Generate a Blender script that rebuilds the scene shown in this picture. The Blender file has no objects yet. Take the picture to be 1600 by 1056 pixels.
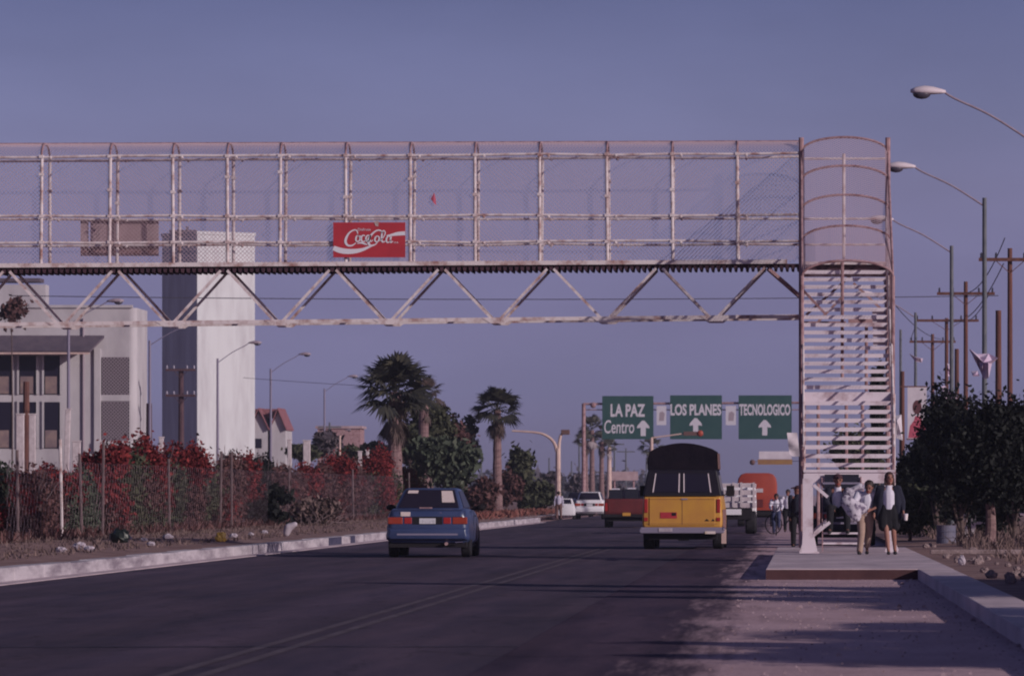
import bpy, math, random
import numpy as np
from mathutils import Vector, Matrix
R = math.radians
S = bpy.context.scene
COL = S.collection
# ---------------------------------------------------------------- camera, sky, sun
F = 8250.0; VX = 1230.0; VY = 772.0; CH = 1.25
cam = bpy.data.cameras.new("camera"); co = bpy.data.objects.new("camera", cam); COL.objects.link(co)
co.location = (0, 0, CH); co.rotation_euler = (R(90), 0, 0)
cam.sensor_width = 36; cam.lens = F / 1600 * 36
cam.shift_x = (800 - VX) / 1600; cam.shift_y = (VY - 528) / 1600
cam.clip_start = 1; cam.clip_end = 9000
cam.dof.use_dof = True; cam.dof.focus_distance = 104; cam.dof.aperture_fstop = 8
S.camera = co
SUN_EL, SUN_AZ = 18.0, 35.0          # degrees above the horizon; degrees behind the camera's right hand
sd = Vector((math.cos(R(SUN_EL)) * math.cos(R(SUN_AZ)), -math.cos(R(SUN_EL)) * math.sin(R(SUN_AZ)), math.sin(R(SUN_EL))))
w = bpy.data.worlds.new("World"); S.world = w; w.use_nodes = True
nt = w.node_tree; nt.nodes.clear()
sky = nt.nodes.new("ShaderNodeTexSky"); sky.sky_type = 'NISHITA'; sky.sun_disc = False
sky.sun_elevation = R(SUN_EL); sky.sun_rotation = R(90 + SUN_AZ)
tc = nt.nodes.new("ShaderNodeTexCoord"); sp = nt.nodes.new("ShaderNodeSeparateXYZ")
nt.links.new(tc.outputs['Generated'], sp.inputs[0])
rp = nt.nodes.new("ShaderNodeValToRGB"); nt.links.new(sp.outputs['Z'], rp.inputs[0])
SKY_STOPS = [(0.0, (0.3767, 0.35, 0.955)), (0.006, (0.3425, 0.3266, 0.925)), (0.019, (0.3146, 0.3193, 0.89)), (0.0354, (0.2896, 0.2658, 0.696)), (0.0579, (0.3031, 0.2604, 0.5749)), (0.0718, (0.2866, 0.2524, 0.5294)), (0.0863, (0.254, 0.2248, 0.4668)), (0.0936, (0.2309, 0.2062, 0.4321)), (0.25, (0.2348, 0.2028, 0.336)), (1.0, (0.3444, 0.3002, 0.4))]
el = rp.color_ramp.elements
el[0].position = 0.0; el[0].color = (*SKY_STOPS[0][1], 1); el[1].position = 1.0; el[1].color = (*SKY_STOPS[-1][1], 1)
for p_, c_ in SKY_STOPS[1:-1]:
    e_ = el.new(p_); e_.color = (*c_, 1)
mx = nt.nodes.new("ShaderNodeMix"); mx.data_type = 'RGBA'; mx.blend_type = 'MULTIPLY'; mx.inputs[0].default_value = 1
nt.links.new(sky.outputs[0], mx.inputs[6]); nt.links.new(rp.outputs[0], mx.inputs[7])
# faint broken cloud high in the sky, tied to direction
nz = nt.nodes.new("ShaderNodeTexNoise"); nz.inputs['Scale'].default_value = 14; nz.inputs['Detail'].default_value = 4
mp = nt.nodes.new("ShaderNodeMapping"); mp.inputs['Scale'].default_value = (1, 1, 3.2)
nt.links.new(tc.outputs['Generated'], mp.inputs[0]); nt.links.new(mp.outputs[0], nz.inputs['Vector'])
mr = nt.nodes.new("ShaderNodeMapRange"); mr.inputs[1].default_value = .35; mr.inputs[2].default_value = .8; mr.inputs[3].default_value = .95; mr.inputs[4].default_value = 1.12
nt.links.new(nz.outputs[0], mr.inputs[0])
vm = nt.nodes.new("ShaderNodeVectorMath"); vm.operation = 'SCALE'; nt.links.new(mx.outputs[2], vm.inputs[0]); nt.links.new(mr.outputs[0], vm.inputs['Scale'])
bg = nt.nodes.new("ShaderNodeBackground"); bg.inputs[1].default_value = 0.13
out = nt.nodes.new("ShaderNodeOutputWorld"); nt.links.new(vm.outputs[0], bg.inputs[0]); nt.links.new(bg.outputs[0], out.inputs[0])
sl = bpy.data.lights.new("sun", 'SUN'); sl.energy = 2.95; sl.angle = R(0.5); sl.color = (1.0, 0.91, 0.84)
so = bpy.data.objects.new("sun", sl); COL.objects.link(so); so.rotation_euler = sd.to_track_quat('Z', 'Y').to_euler()
so.location = sd * 300
S.view_settings.view_transform = 'Standard'; S.view_settings.look = 'None'; S.view_settings.exposure = 0.10; S.view_settings.gamma = 1
S.cycles.filter_width = 2.0

# ---------------------------------------------------------------- helpers
def P(px, py, Y): return Vector(((px - VX) * Y / F, Y, CH + (VY - py) * Y / F))
def PX(px, Y): return (px - VX) * Y / F
def PZ(py, Y): return CH + (VY - py) * Y / F

def M(name, c1, c2=None, rough=.8, metal=0., scale=4., thr=.5, soft=.15, bump=0., island=False, stretch=(1, 1, 1), spec=.3, c3=None, trans=0.):
    m = bpy.data.materials.new(name); m.use_nodes = True; t = m.node_tree; b = t.nodes['Principled BSDF']
    b.inputs['Roughness'].default_value = rough; b.inputs['Metallic'].default_value = metal
    b.inputs['Specular IOR Level'].default_value = spec
    b.inputs['Base Color'].default_value = (*c1, 1)
    L = t.links.new
    if c2 is not None:
        cr = t.nodes.new('ShaderNodeValToRGB'); e = cr.color_ramp.elements
        if island:
            g = t.nodes.new('ShaderNodeNewGeometry'); L(g.outputs['Random Per Island'], cr.inputs[0])
            e[0].position = 0; e[1].position = 1
        else:
            c = t.nodes.new('ShaderNodeTexCoord'); mpn = t.nodes.new('ShaderNodeMapping'); mpn.inputs['Scale'].default_value = stretch
            n = t.nodes.new('ShaderNodeTexNoise'); n.inputs['Scale'].default_value = scale; n.inputs['Detail'].default_value = 7; n.inputs['Roughness'].default_value = .65
            L(c.outputs['Object'], mpn.inputs[0]); L(mpn.outputs[0], n.inputs['Vector']); L(n.outputs[0], cr.inputs[0])
            e[0].position = max(0, thr - soft); e[1].position = min(1, thr + soft)
        e[0].color = (*c1, 1); e[1].color = (*c2, 1)
        if c3 is not None:
            k = e.new((e[0].position + e[1].position) / 2 if not island else .8); k.color = (*c3, 1)
        L(cr.outputs[0], b.inputs['Base Color'])
    if bump:
        c = t.nodes.new('ShaderNodeTexCoord'); n = t.nodes.new('ShaderNodeTexNoise'); n.inputs['Scale'].default_value = scale * 5; n.inputs['Detail'].default_value = 5
        L(c.outputs['Object'], n.inputs['Vector'])
        bp = t.nodes.new('ShaderNodeBump'); bp.inputs['Strength'].default_value = bump; bp.inputs['Distance'].default_value = .03
        L(n.outputs[0], bp.inputs['Height']); L(bp.outputs[0], b.inputs['Normal'])
    return m

class MB:
    def __init__(s): s.v = []; s.f = []
    def add(s, vs, fs):
        n = len(s.v); s.v += [tuple(v) for v in vs]; s.f += [tuple(i + n for i in f) for f in fs]; return s
    def box(s, x0, y0, z0, x1, y1, z1):
        return s.add([(x0, y0, z0), (x1, y0, z0), (x1, y1, z0), (x0, y1, z0), (x0, y0, z1), (x1, y0, z1), (x1, y1, z1), (x0, y1, z1)],
                     [(0, 3, 2, 1), (4, 5, 6, 7), (0, 1, 5, 4), (1, 2, 6, 5), (2, 3, 7, 6), (3, 0, 4, 7)])
    def tube(s, p, q, r0, r1=None, n=8, flat=1.0):
        r1 = r0 if r1 is None else r1; p = Vector(p); q = Vector(q); d = (q - p)
        if d.length < 1e-6: return s
        d.normalize(); a = Vector((0, 0, 1)) if abs(d.z) < .9 else Vector((1, 0, 0)); u = d.cross(a).normalized(); v = d.cross(u)
        vs = []
        for c, r in ((p, r0), (q, r1)):
            for i in range(n):
                t = 2 * math.pi * i / n + math.pi / n; vs.append(c + u * (r * math.cos(t)) + v * (r * flat * math.sin(t)))
        return s.add(vs, [(i, (i + 1) % n, n + (i + 1) % n, n + i) for i in range(n)] + [tuple(range(n - 1, -1, -1)), tuple(range(n, 2 * n))])
    def path(s, pts, r, n=6, r1=None):
        for i in range(len(pts) - 1):
            a = r if r1 is None else r + (r1 - r) * i / (len(pts) - 1); b = r if r1 is None else r + (r1 - r) * (i + 1) / (len(pts) - 1)
            s.tube(pts[i], pts[i + 1], a, b, n)
        return s
    def ball(s, c, r, n=10, m=7, sc=(1, 1, 1)):
        vs = []; fs = []
        for j in range(1, m):
            ph = math.pi * j / m
            for i in range(n):
                t = 2 * math.pi * i / n; vs.append((c[0] + r * sc[0] * math.sin(ph) * math.cos(t), c[1] + r * sc[1] * math.sin(ph) * math.sin(t), c[2] + r * sc[2] * math.cos(ph)))
        vs += [(c[0], c[1], c[2] + r * sc[2]), (c[0], c[1], c[2] - r * sc[2])]; T = len(vs) - 2; B = T + 1
        for j in range(m - 2):
            for i in range(n): fs.append((j * n + i, (j + 1) * n + i, (j + 1) * n + (i + 1) % n, j * n + (i + 1) % n))
        for i in range(n): fs.append((T, i, (i + 1) % n)); fs.append((B, (m - 2) * n + (i + 1) % n, (m - 2) * n + i))
        return s.add(vs, fs)
    def cap(s, p, q, r0, r1=None, n=10):
        r1 = r0 if r1 is None else r1; s.tube(p, q, r0, r1, n); s.ball(p, r0 * 1.02, n, 6); s.ball(q, r1 * 1.02, n, 6); return s
    def loft(s, secs):
        n = len(secs[0]); vs = [p for sc in secs for p in sc]; fs = []
        for k in range(len(secs) - 1):
            for i in range(n): fs.append((k * n + i, k * n + (i + 1) % n, (k + 1) * n + (i + 1) % n, (k + 1) * n + i))
        fs.append(tuple(range(n - 1, -1, -1))); fs.append(tuple(range((len(secs) - 1) * n, len(secs) * n))); return s.add(vs, fs)
    def prism(s, pts, d):       # pts: 3d outline, d: extrusion vector
        d = Vector(d); n = len(pts); vs = [Vector(p) for p in pts]; vs += [p + d for p in vs]
        return s.add(vs, [tuple(range(n)), tuple(range(2 * n - 1, n - 1, -1))] + [(i, n + i, n + (i + 1) % n, (i + 1) % n) for i in range(n)])
    def lathe(s, prof, c=(0, 0, 0), n=20):
        vs = []; fs = []
        for r, z in prof:
            for i in range(n): t = 2 * math.pi * i / n; vs.append((c[0] + r * math.cos(t), c[1] + r * math.sin(t), c[2] + z))
        for k in range(len(prof) - 1):
            for i in range(n): fs.append((k * n + i, k * n + (i + 1) % n, (k + 1) * n + (i + 1) % n, (k + 1) * n + i))
        fs.append(tuple(range(n - 1, -1, -1))); fs.append(tuple(range((len(prof) - 1) * n, len(prof) * n))); return s.add(vs, fs)
    def build(s, name, mat, parent=None, smooth=False, bevel=0, voxel=0, loc=None, sub=0):
        me = bpy.data.meshes.new(name); me.from_pydata(s.v, [], s.f); me.update(); return finish(me, name, mat, parent, smooth, bevel, voxel, loc, sub)

def finish(me, name, mat, parent=None, smooth=False, bevel=0, voxel=0, loc=None, sub=0):
    me.materials.append(mat); o = bpy.data.objects.new(name, me); COL.objects.link(o)
    if bevel:
        b = o.modifiers.new('b', 'BEVEL'); b.width = bevel; b.segments = 2; b.limit_method = 'ANGLE'; b.angle_limit = R(28)
    if sub:
        b = o.modifiers.new('s', 'SUBSURF'); b.levels = sub; b.render_levels = sub
    if voxel:
        r = o.modifiers.new('r', 'REMESH'); r.mode = 'VOXEL'; r.voxel_size = voxel
        q = o.modifiers.new('q', 'SMOOTH'); q.iterations = 6; q.factor = .5
        dg = bpy.context.evaluated_depsgraph_get(); m2 = bpy.data.meshes.new_from_object(o.evaluated_get(dg)); o.modifiers.clear()
        old = o.data; o.data = m2; bpy.data.meshes.remove(old); m2.name = name
        if not m2.materials: m2.materials.append(mat)
        me = m2; smooth = True
    if smooth: me.polygons.foreach_set('use_smooth', [True] * len(me.polygons)); me.update()
    if parent: o.parent = parent
    if loc: o.location = loc
    return o

def tag(o, label=None, cat=None, group=None, kind=None):
    if label: o['label'] = label
    if cat: o['category'] = cat
    if group: o['group'] = group
    if kind: o['kind'] = kind
    return o
def thing(name, label, cat, loc=(0, 0, 0), rz=0., group=None):
    o = bpy.data.objects.new(name, None); COL.objects.link(o); o.location = loc; o.rotation_euler = (0, 0, rz); o.empty_display_size = .3
    return tag(o, label, cat, group)
def struct(name, mb, mat, smooth=False): return tag(mb.build(name, mat, smooth=smooth), kind='structure')
def copy_tree(o, parent=None):
    c = o.copy(); COL.objects.link(c); c.parent = parent
    for ch in list(o.children): copy_tree(ch, c)
    return c

def leaves(name, mat, parent, blobs, size, seed, clump=.35, nclump=26, asp=.55, flatn=0.):
    """blobs: (centre, radii, count). Leaf quads gathered in clumps within each ellipsoid."""
    rg = np.random.default_rng(seed); allc = []
    for c, rad, n in blobs:
        c = np.array(c, float); rad = np.array(rad, float)
        d = rg.normal(size=(nclump, 3)); d /= np.linalg.norm(d, axis=1)[:, None]
        cc = d * (rg.random((nclump, 1)) ** .45) * rad * .82
        k = rg.integers(0, nclump, n); off = rg.normal(size=(n, 3)) * clump * rad * (.5 + rg.random((nclump, 1))[k])
        allc.append(c + cc[k] + off * .6)
    p = np.concatenate(allc); n = len(p)
    a = rg.normal(size=(n, 3)); a /= np.linalg.norm(a, axis=1)[:, None]
    b = rg.normal(size=(n, 3)); b -= (b * a).sum(1)[:, None] * a; b /= np.linalg.norm(b, axis=1)[:, None]
    s = size * (.55 + .9 * rg.random((n, 1)))
    q = np.stack([p - a * s, p + b * s * asp, p + a * s, p - b * s * asp], 1).reshape(-1, 3)
    return quads(name, q, mat, parent)
def quads(name, q, mat, parent=None):
    n = len(q) // 4; me = bpy.data.meshes.new(name); me.vertices.add(n * 4); me.vertices.foreach_set('co', np.asarray(q, dtype=np.float32).ravel())
    me.loops.add(n * 4); me.loops.foreach_set('vertex_index', np.arange(n * 4, dtype=np.int32)); me.polygons.add(n)
    me.polygons.foreach_set('loop_start', np.arange(0, n * 4, 4, dtype=np.int32)); me.polygons.foreach_set('loop_total', np.full(n, 4, dtype=np.int32))
    me.update(calc_edges=True); me.validate(); return finish(me, name, mat, parent)

def text_mb(body, width, height, shear=0., bold=.0):
    cu = bpy.data.curves.new('t', 'FONT'); cu.body = body; cu.size = 1; cu.shear = shear; cu.offset = bold; cu.extrude = 0; cu.resolution_u = 3
    ob = bpy.data.objects.new('t', cu); COL.objects.link(ob); dg = bpy.context.evaluated_depsgraph_get(); me = bpy.data.meshes.new_from_object(ob.evaluated_get(dg))
    v = [tuple(x.co) for x in me.vertices]; f = [tuple(p.vertices) for p in me.polygons]
    bpy.data.objects.remove(ob); bpy.data.curves.remove(cu); bpy.data.meshes.remove(me)
    x0 = min(a[0] for a in v); x1 = max(a[0] for a in v); y0 = min(a[1] for a in v); y1 = max(a[1] for a in v)
    mb = MB(); mb.v = [((a[0] - x0) / (x1 - x0) * width, 0, (a[1] - y0) / (y1 - y0) * height) for a in v]; mb.f = f
    return mb
def shift(mb, dx, dy, dz): mb.v = [(a + dx, b + dy, c + dz) for a, b, c in mb.v]; return mb
def ribbon(pts, ws, y=0.):
    """flat variable-width stroke in the XZ plane"""
    mb = MB(); n = len(pts); L = []; Rr = []
    for i in range(n):
        a = pts[max(0, i - 1)]; b = pts[min(n - 1, i + 1)]; dx, dz = b[0] - a[0], b[1] - a[1]; l = math.hypot(dx, dz) or 1
        w_ = ws[i] / 2; L.append((pts[i][0] - dz / l * w_, y, pts[i][1] + dx / l * w_)); Rr.append((pts[i][0] + dz / l * w_, y, pts[i][1] - dx / l * w_))
    mb.add(L + Rr, [(i, i + 1, n + i + 1, n + i) for i in range(n - 1)]); return mb
def smoothpts(ctrl, k=6):
    o = []
    n = len(ctrl)
    for i in range(n - 1):
        p0, p1, p2, p3 = ctrl[max(0, i - 1)], ctrl[i], ctrl[i + 1], ctrl[min(n - 1, i + 2)]
        for j in range(k):
            t = j / k; o.append(tuple(.5 * ((2 * p1[d]) + (-p0[d] + p2[d]) * t + (2 * p0[d] - 5 * p1[d] + 4 * p2[d] - p3[d]) * t * t + (-p0[d] + 3 * p1[d] - 3 * p2[d] + p3[d]) * t ** 3) for d in range(len(p1))))
    o.append(tuple(ctrl[-1])); return o

# ---------------------------------------------------------------- materials
m_asph = M('asphalt', (.047, .031, .052), (.098, .055, .078), rough=.9, scale=1.3, soft=.22, bump=.3, stretch=(1.6, .12, 1), spec=.15)
m_line = M('worn_road_paint', (.066, .042, .060), (.105, .074, .098), scale=3, thr=.5, soft=.12, rough=.9, stretch=(1, .3, 1))
m_dirt = M('packed_dirt', (.38, .25, .28), (.56, .38, .43), rough=1, scale=.9, soft=.2, bump=.5, stretch=(1, .35, 1), spec=.05)
m_dirt2 = M('brown_soil', (.17, .10, .10), (.34, .22, .21), rough=1, scale=1.2, soft=.2, bump=.6, spec=.05)
m_conc = M('sidewalk_concrete', (.30, .23, .27), (.58, .45, .50), rough=.9, scale=1.1, thr=.42, soft=.2, bump=.4, stretch=(1, .35, 1))
m_kerb = M('whitewashed_kerb', (.20, .16, .20), (.46, .40, .45), rough=.9, scale=1.6, thr=.47, soft=.13, bump=.3, stretch=(1, .35, 2.5))
m_kerbd = M('dark_kerb_patch', (.03, .03, .07), (.07, .06, .11), scale=4)
m_steel = M('weathered_white_paint', (.62, .53, .56), (.27, .13, .12), rough=.7, scale=3.6, thr=.57, soft=.11, bump=.1)
m_rust = M('rusty_pink_steel', (.36, .22, .24), (.17, .08, .09), rough=.8, scale=5, thr=.55, soft=.12)
m_darkst = M('dark_deck_sheet', (.035, .016, .028), (.07, .03, .045), rough=.8, scale=3)
m_tread = M('painted_steel_tread', (.62, .53, .60), (.33, .22, .25), rough=.7, scale=2.6, thr=.62, soft=.10)
m_wire = M('galvanised_wire', (.50, .36, .42), rough=.7)
m_white = M('white_stucco', (.47, .43, .47), (.30, .26, .30), rough=.95, scale=.5, thr=.62, soft=.2, bump=.1, stretch=(1, 1, .4))
m_tower = M('stained_white_tower', (.55, .54, .58), (.37, .34, .38), rough=.95, scale=.4, thr=.56, soft=.14, bump=.15, stretch=(1.6, 1.6, .22))
m_awn = M('dark_awning', (.085, .065, .095), (.12, .09, .12), rough=.8, scale=2)
m_glassd = M('dark_window', (.016, .013, .028), rough=.3, spec=.22)
m_curt = M('tan_curtain', (.26, .18, .17), (.16, .11, .13), scale=2)
m_latt = M('lattice_block', (.30, .24, .29), rough=.95)
m_roof = M('red_roof', (.28, .11, .13), (.20, .08, .10), scale=2)
m_grey = M('grey_paint', (.20, .17, .25), rough=.6)
m_pole = M('grey_green_pole', (.085, .09, .11), (.13, .13, .15), rough=.6, scale=3)
m_lampm = M('lamp_arm_metal', (.34, .27, .33), (.24, .17, .22), rough=.5, scale=4)
m_lamph = M('lamp_housing', (.60, .50, .56), rough=.5)
m_lens = M('dull_lamp_glass', (.06, .05, .075), rough=.25, spec=.5)
m_wood = M('brown_pole_wood', (.16, .065, .05), (.085, .035, .035), rough=.9, scale=2, stretch=(3, 3, .4))
m_wood2 = M('dark_pole_wood', (.06, .03, .045), (.1, .055, .065), rough=.9, scale=2)
m_insul = M('insulator', (.4, .36, .45), rough=.3)
m_cable = M('black_cable', (.03, .025, .045), rough=.7)
m_cream = M('cream_paint', (.58, .42, .38), (.46, .31, .30), rough=.6, scale=2)
m_bark = M('palm_bark', (.24, .15, .155), (.13, .075, .085), rough=1, scale=3, bump=.6, stretch=(1, 1, 4))
m_bark2 = M('tree_bark', (.13, .09, .085), (.07, .045, .05), rough=1, scale=5, bump=.6)
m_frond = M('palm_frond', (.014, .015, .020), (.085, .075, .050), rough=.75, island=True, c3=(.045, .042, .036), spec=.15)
m_frondf = M('hazy_palm_frond', (.045, .045, .05), (.12, .11, .09), rough=.7, island=True)  # far fronds: haze put into the paler colour
m_skirt = M('dead_palm_skirt', (.04, .026, .028), (.115, .08, .075), rough=1, island=True)
m_skirtw = M('pale_dead_fronds', (.20, .16, .19), (.40, .33, .36), rough=1, island=True)
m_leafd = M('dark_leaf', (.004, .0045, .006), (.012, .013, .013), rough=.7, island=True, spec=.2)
m_leafg = M('dusty_green_leaf', (.028, .036, .028), (.12, .13, .10), rough=.9, island=True, c3=(.07, .08, .06), spec=.1)
m_leafb = M('dry_brown_leaf', (.050, .024, .028), (.165, .085, .085), rough=.9, island=True, c3=(.105, .050, .052), spec=.1)
m_leafm = M('mixed_leaf', (.022, .024, .020), (.085, .085, .055), rough=.9, spec=.1, island=True)
m_red = M('bougainvillea_bract', (.09, .014, .020), (.24, .038, .038), rough=.9, island=True, c3=(.155, .023, .026), spec=.1)
m_far = M('distant_foliage', (.05, .038, .055), (.11, .085, .10), rough=1, island=True)  # fading with distance put into the greyer leaf colour
m_grass = M('dry_grass', (.07, .045, .048), (.19, .125, .12), rough=1, island=True)
m_stem = M('dry_stem', (.16, .11, .12), (.09, .06, .07), rough=1, scale=6)
m_tyre = M('tyre_rubber', (.012, .010, .016), (.02, .017, .024), rough=.85, scale=8)
m_rim = M('wheel_rim', (.25, .22, .25), rough=.4, metal=.5)
m_chrome = M('chrome', (.6, .55, .6), rough=.18, metal=1.)
m_under = M('underbody', (.012, .009, .014), rough=.9)
m_tail = M('tail_lamp', (.27, .035, .018), rough=.3, spec=.5)
m_tailr = M('red_tail_lamp', (.30, .02, .02), rough=.3, spec=.5)
m_amber = M('amber_lamp', (.45, .14, .03), rough=.3)
m_plate = M('white_plate', (.55, .52, .58), (.40, .37, .43), rough=.5, scale=30, thr=.55, soft=.05)
m_sticker = M('sticker', (.62, .5, .5), (.5, .38, .3), rough=.6, scale=9, thr=.6, soft=.04)
m_blue = M('blue_car_paint', (.030, .043, .115), (.042, .056, .135), rough=.3, scale=1.5, spec=.6)
m_yel = M('yellow_paint', (.52, .26, .045), (.44, .20, .05), rough=.38, scale=1.6, spec=.5)
m_yel2 = M('dusty_lower_panel', (.30, .16, .14), (.20, .10, .11), rough=.5, scale=2)
m_tarp = M('black_canvas', (.008, .006, .012), (.014, .010, .017), rough=.95, spec=.05, scale=3, bump=.3)
m_shell = M('dark_camper_shell', (.012, .009, .018), rough=.5, spec=.2)
m_redt = M('dark_red_paint', (.13, .022, .025), (.09, .018, .022), rough=.5, scale=2)
m_wcar = M('white_car_paint', (.66, .62, .68), rough=.4)
m_org = M('orange_red_paint', (.33, .055, .035), (.26, .04, .03), rough=.5, scale=1.2)
m_stake = M('white_stake_boards', (.46, .39, .43), (.38, .3, .35), rough=.8, scale=3, thr=.6, soft=.1)
m_green = M('green_sign_face', (.022, .062, .066), (.030, .074, .074), rough=.5, scale=1)
m_sigl = M('sign_white', (.52, .48, .56), rough=.6)
m_signb = M('sign_back', (.42, .30, .33), (.30, .19, .21), rough=.8, scale=1.6, thr=.55)
m_coke = M('red_sign_paint', (.42, .035, .05), (.34, .03, .045), rough=.45, scale=2)
m_cokew = M('white_sign_paint', (.62, .58, .66), rough=.5)
m_skin = M('skin', (.27, .125, .10), rough=.6); m_skin2 = M('tanned_skin', (.20, .085, .07), rough=.6)
m_hair = M('dark_hair', (.014, .009, .012), (.04, .022, .022), rough=.6, scale=30); m_hairb = M('brown_hair', (.05, .022, .022), rough=.6)
m_navy = M('navy_cloth', (.012, .012, .026), (.017, .017, .034), rough=.9, scale=12); m_black = M('black_cloth', (.010, .009, .014), rough=.9)
m_wsh = M('white_shirt', (.60, .56, .66), (.5, .46, .57), rough=.9, scale=8); m_khaki = M('khaki_cloth', (.36, .25, .21), (.3, .2, .17), rough=.9, scale=8)
m_denim = M('denim', (.045, .05, .11), rough=.9); m_shoe = M('dark_shoe', (.015, .012, .015), rough=.5)
m_lsh = M('lilac_shirt', (.40, .36, .48), rough=.9); m_brown = M('brown_cloth', (.13, .07, .07), rough=.9); m_capm = M('dark_cap', (.05, .02, .03), rough=.9)
m_bundle = M('patterned_cloth', (.50, .45, .53), (.13, .10, .16), rough=.9, scale=9, thr=.53, soft=.05)
m_cup = M('paper_cup', (.7, .6, .62), rough=.7)
m_ybrn = M('faded_yellow_cloth', (.30, .17, .07), (.24, .12, .07), rough=.9, scale=3)
m_banner = M('white_banner', (.62, .55, .62), (.5, .43, .5), rough=.8, scale=1.5)
m_pink = M('pink_print', (.46, .10, .16), (.36, .06, .10), rough=.8, scale=5); m_dkprint = M('dark_print', (.10, .035, .045), rough=.8)
m_sheet = M('plastic_sheet', (.66, .56, .68), (.48, .33, .48), rough=.5, scale=3)
m_bag = M('black_plastic', (.010, .014, .014), rough=.35); m_ybag = M('yellow_plastic', (.36, .22, .05), rough=.4); m_wbag = M('pale_sack', (.46, .40, .46), (.30, .24, .30), rough=.8, scale=5)
m_rock = M('rubble_stone', (.16, .11, .115), (.30, .22, .23), rough=1, scale=5, bump=.5)
m_drum = M('blue_grey_drum', (.10, .10, .16), (.15, .13, .18), rough=.7, scale=5)
m_ptr = M('white_painted_trunk', (.56, .48, .52), (.4, .33, .36), rough=1, scale=4)
m_redsoil = M('red_ground_flowers', (.13, .035, .035), (.22, .10, .085), rough=1, island=True)

# worn asphalt: mottling, darker wheel paths, cracks and oil spots; the same function colours road and shoulder
def asphalt_color(t):
    N = t.nodes.new; L = t.links.new
    c = N('ShaderNodeTexCoord'); sx = N('ShaderNodeSeparateXYZ'); L(c.outputs['Object'], sx.inputs[0])
    def noise(sc, scale, det=6, ro=.6):
        mp_ = N('ShaderNodeMapping'); mp_.inputs['Scale'].default_value = sc; n = N('ShaderNodeTexNoise'); n.inputs['Scale'].default_value = scale; n.inputs['Detail'].default_value = det; n.inputs['Roughness'].default_value = ro
        L(c.outputs['Object'], mp_.inputs[0]); L(mp_.outputs[0], n.inputs['Vector']); return n.outputs[0]
    def mr(v, a, b, lo, hi):
        m = N('ShaderNodeMapRange'); m.inputs[1].default_value = a; m.inputs[2].default_value = b; m.inputs[3].default_value = lo; m.inputs[4].default_value = hi; L(v, m.inputs[0]); return m.outputs[0]
    def mul(a, b): m = N('ShaderNodeMath'); m.operation = 'MULTIPLY'; L(a, m.inputs[0]); L(b, m.inputs[1]); return m.outputs[0]
    r = N('ShaderNodeValToRGB'); r.color_ramp.elements[0].position = .3; r.color_ramp.elements[1].position = .7
    r.color_ramp.elements[0].color = (.046, .033, .060, 1); r.color_ramp.elements[1].color = (.094, .060, .090, 1); L(noise((1.5, .12, 1), 1.2), r.inputs[0])
    f = mul(mr(noise((1, .55, 1), 40, 3, .8), .3, .7, .78, 1.22), mr(noise((.5, .03, 1), 1.7, 4), .35, .65, .80, 1.16))
    wv = N('ShaderNodeMath'); wv.operation = 'MULTIPLY_ADD'; wv.inputs[1].default_value = 3.55; wv.inputs[2].default_value = 1.2; L(sx.outputs[0], wv.inputs[0])
    sn = N('ShaderNodeMath'); sn.operation = 'SINE'; L(wv.outputs[0], sn.inputs[0]); f = mul(f, mr(sn.outputs[0], -1, 1, .92, 1.06))
    vo = N('ShaderNodeTexVoronoi'); vo.feature = 'DISTANCE_TO_EDGE'; vo.inputs['Scale'].default_value = .55; mv = N('ShaderNodeMapping'); mv.inputs['Scale'].default_value = (1, .16, 1)
    ad = N('ShaderNodeVectorMath'); ad.operation = 'ADD'; ns = N('ShaderNodeTexNoise'); ns.inputs['Scale'].default_value = 1.1; L(c.outputs['Object'], ns.inputs['Vector']); L(c.outputs['Object'], ad.inputs[0]); L(ns.outputs['Color'], ad.inputs[1]); L(ad.outputs[0], mv.inputs[0]); L(mv.outputs[0], vo.inputs['Vector'])
    f = mul(f, mr(vo.outputs['Distance'], 0., .012, .55, 1.)); f = mul(f, mr(noise((1, .3, 1), .9, 2), .68, .74, 1., .62))
    v = N('ShaderNodeVectorMath'); v.operation = 'SCALE'; L(r.outputs[0], v.inputs[0]); L(f, v.inputs['Scale']); return v.outputs[0]
_t = m_asph.node_tree; _t.links.new(asphalt_color(_t), _t.nodes['Principled BSDF'].inputs['Base Color'])
# dust thinning out over the asphalt edge
m_edge = m_dirt.copy(); m_edge.name = 'dusty_asphalt_edge'; _t = m_edge.node_tree; _b = _t.nodes['Principled BSDF']; _src = _b.inputs['Base Color'].links[0].from_socket
_c = _t.nodes.new('ShaderNodeTexCoord'); _s = _t.nodes.new('ShaderNodeSeparateXYZ'); _t.links.new(_c.outputs['Object'], _s.inputs[0])
_mp = _t.nodes.new('ShaderNodeMapping'); _mp.inputs['Scale'].default_value = (1.6, .10, 1); _n = _t.nodes.new('ShaderNodeTexNoise'); _n.inputs['Scale'].default_value = 2.2; _n.inputs['Detail'].default_value = 8; _n.inputs['Roughness'].default_value = .7
_t.links.new(_c.outputs['Object'], _mp.inputs[0]); _t.links.new(_mp.outputs[0], _n.inputs['Vector'])
_a = _t.nodes.new('ShaderNodeMath'); _a.operation = 'MULTIPLY_ADD'; _a.inputs[1].default_value = 2.2; _t.links.new(_n.outputs[0], _a.inputs[0]); _t.links.new(_s.outputs[0], _a.inputs[2])
_r = _t.nodes.new('ShaderNodeMapRange'); _r.interpolation_type = 'SMOOTHSTEP'; _r.inputs[1].default_value = .0; _r.inputs[2].default_value = .85; _t.links.new(_a.outputs[0], _r.inputs[0])
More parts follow.
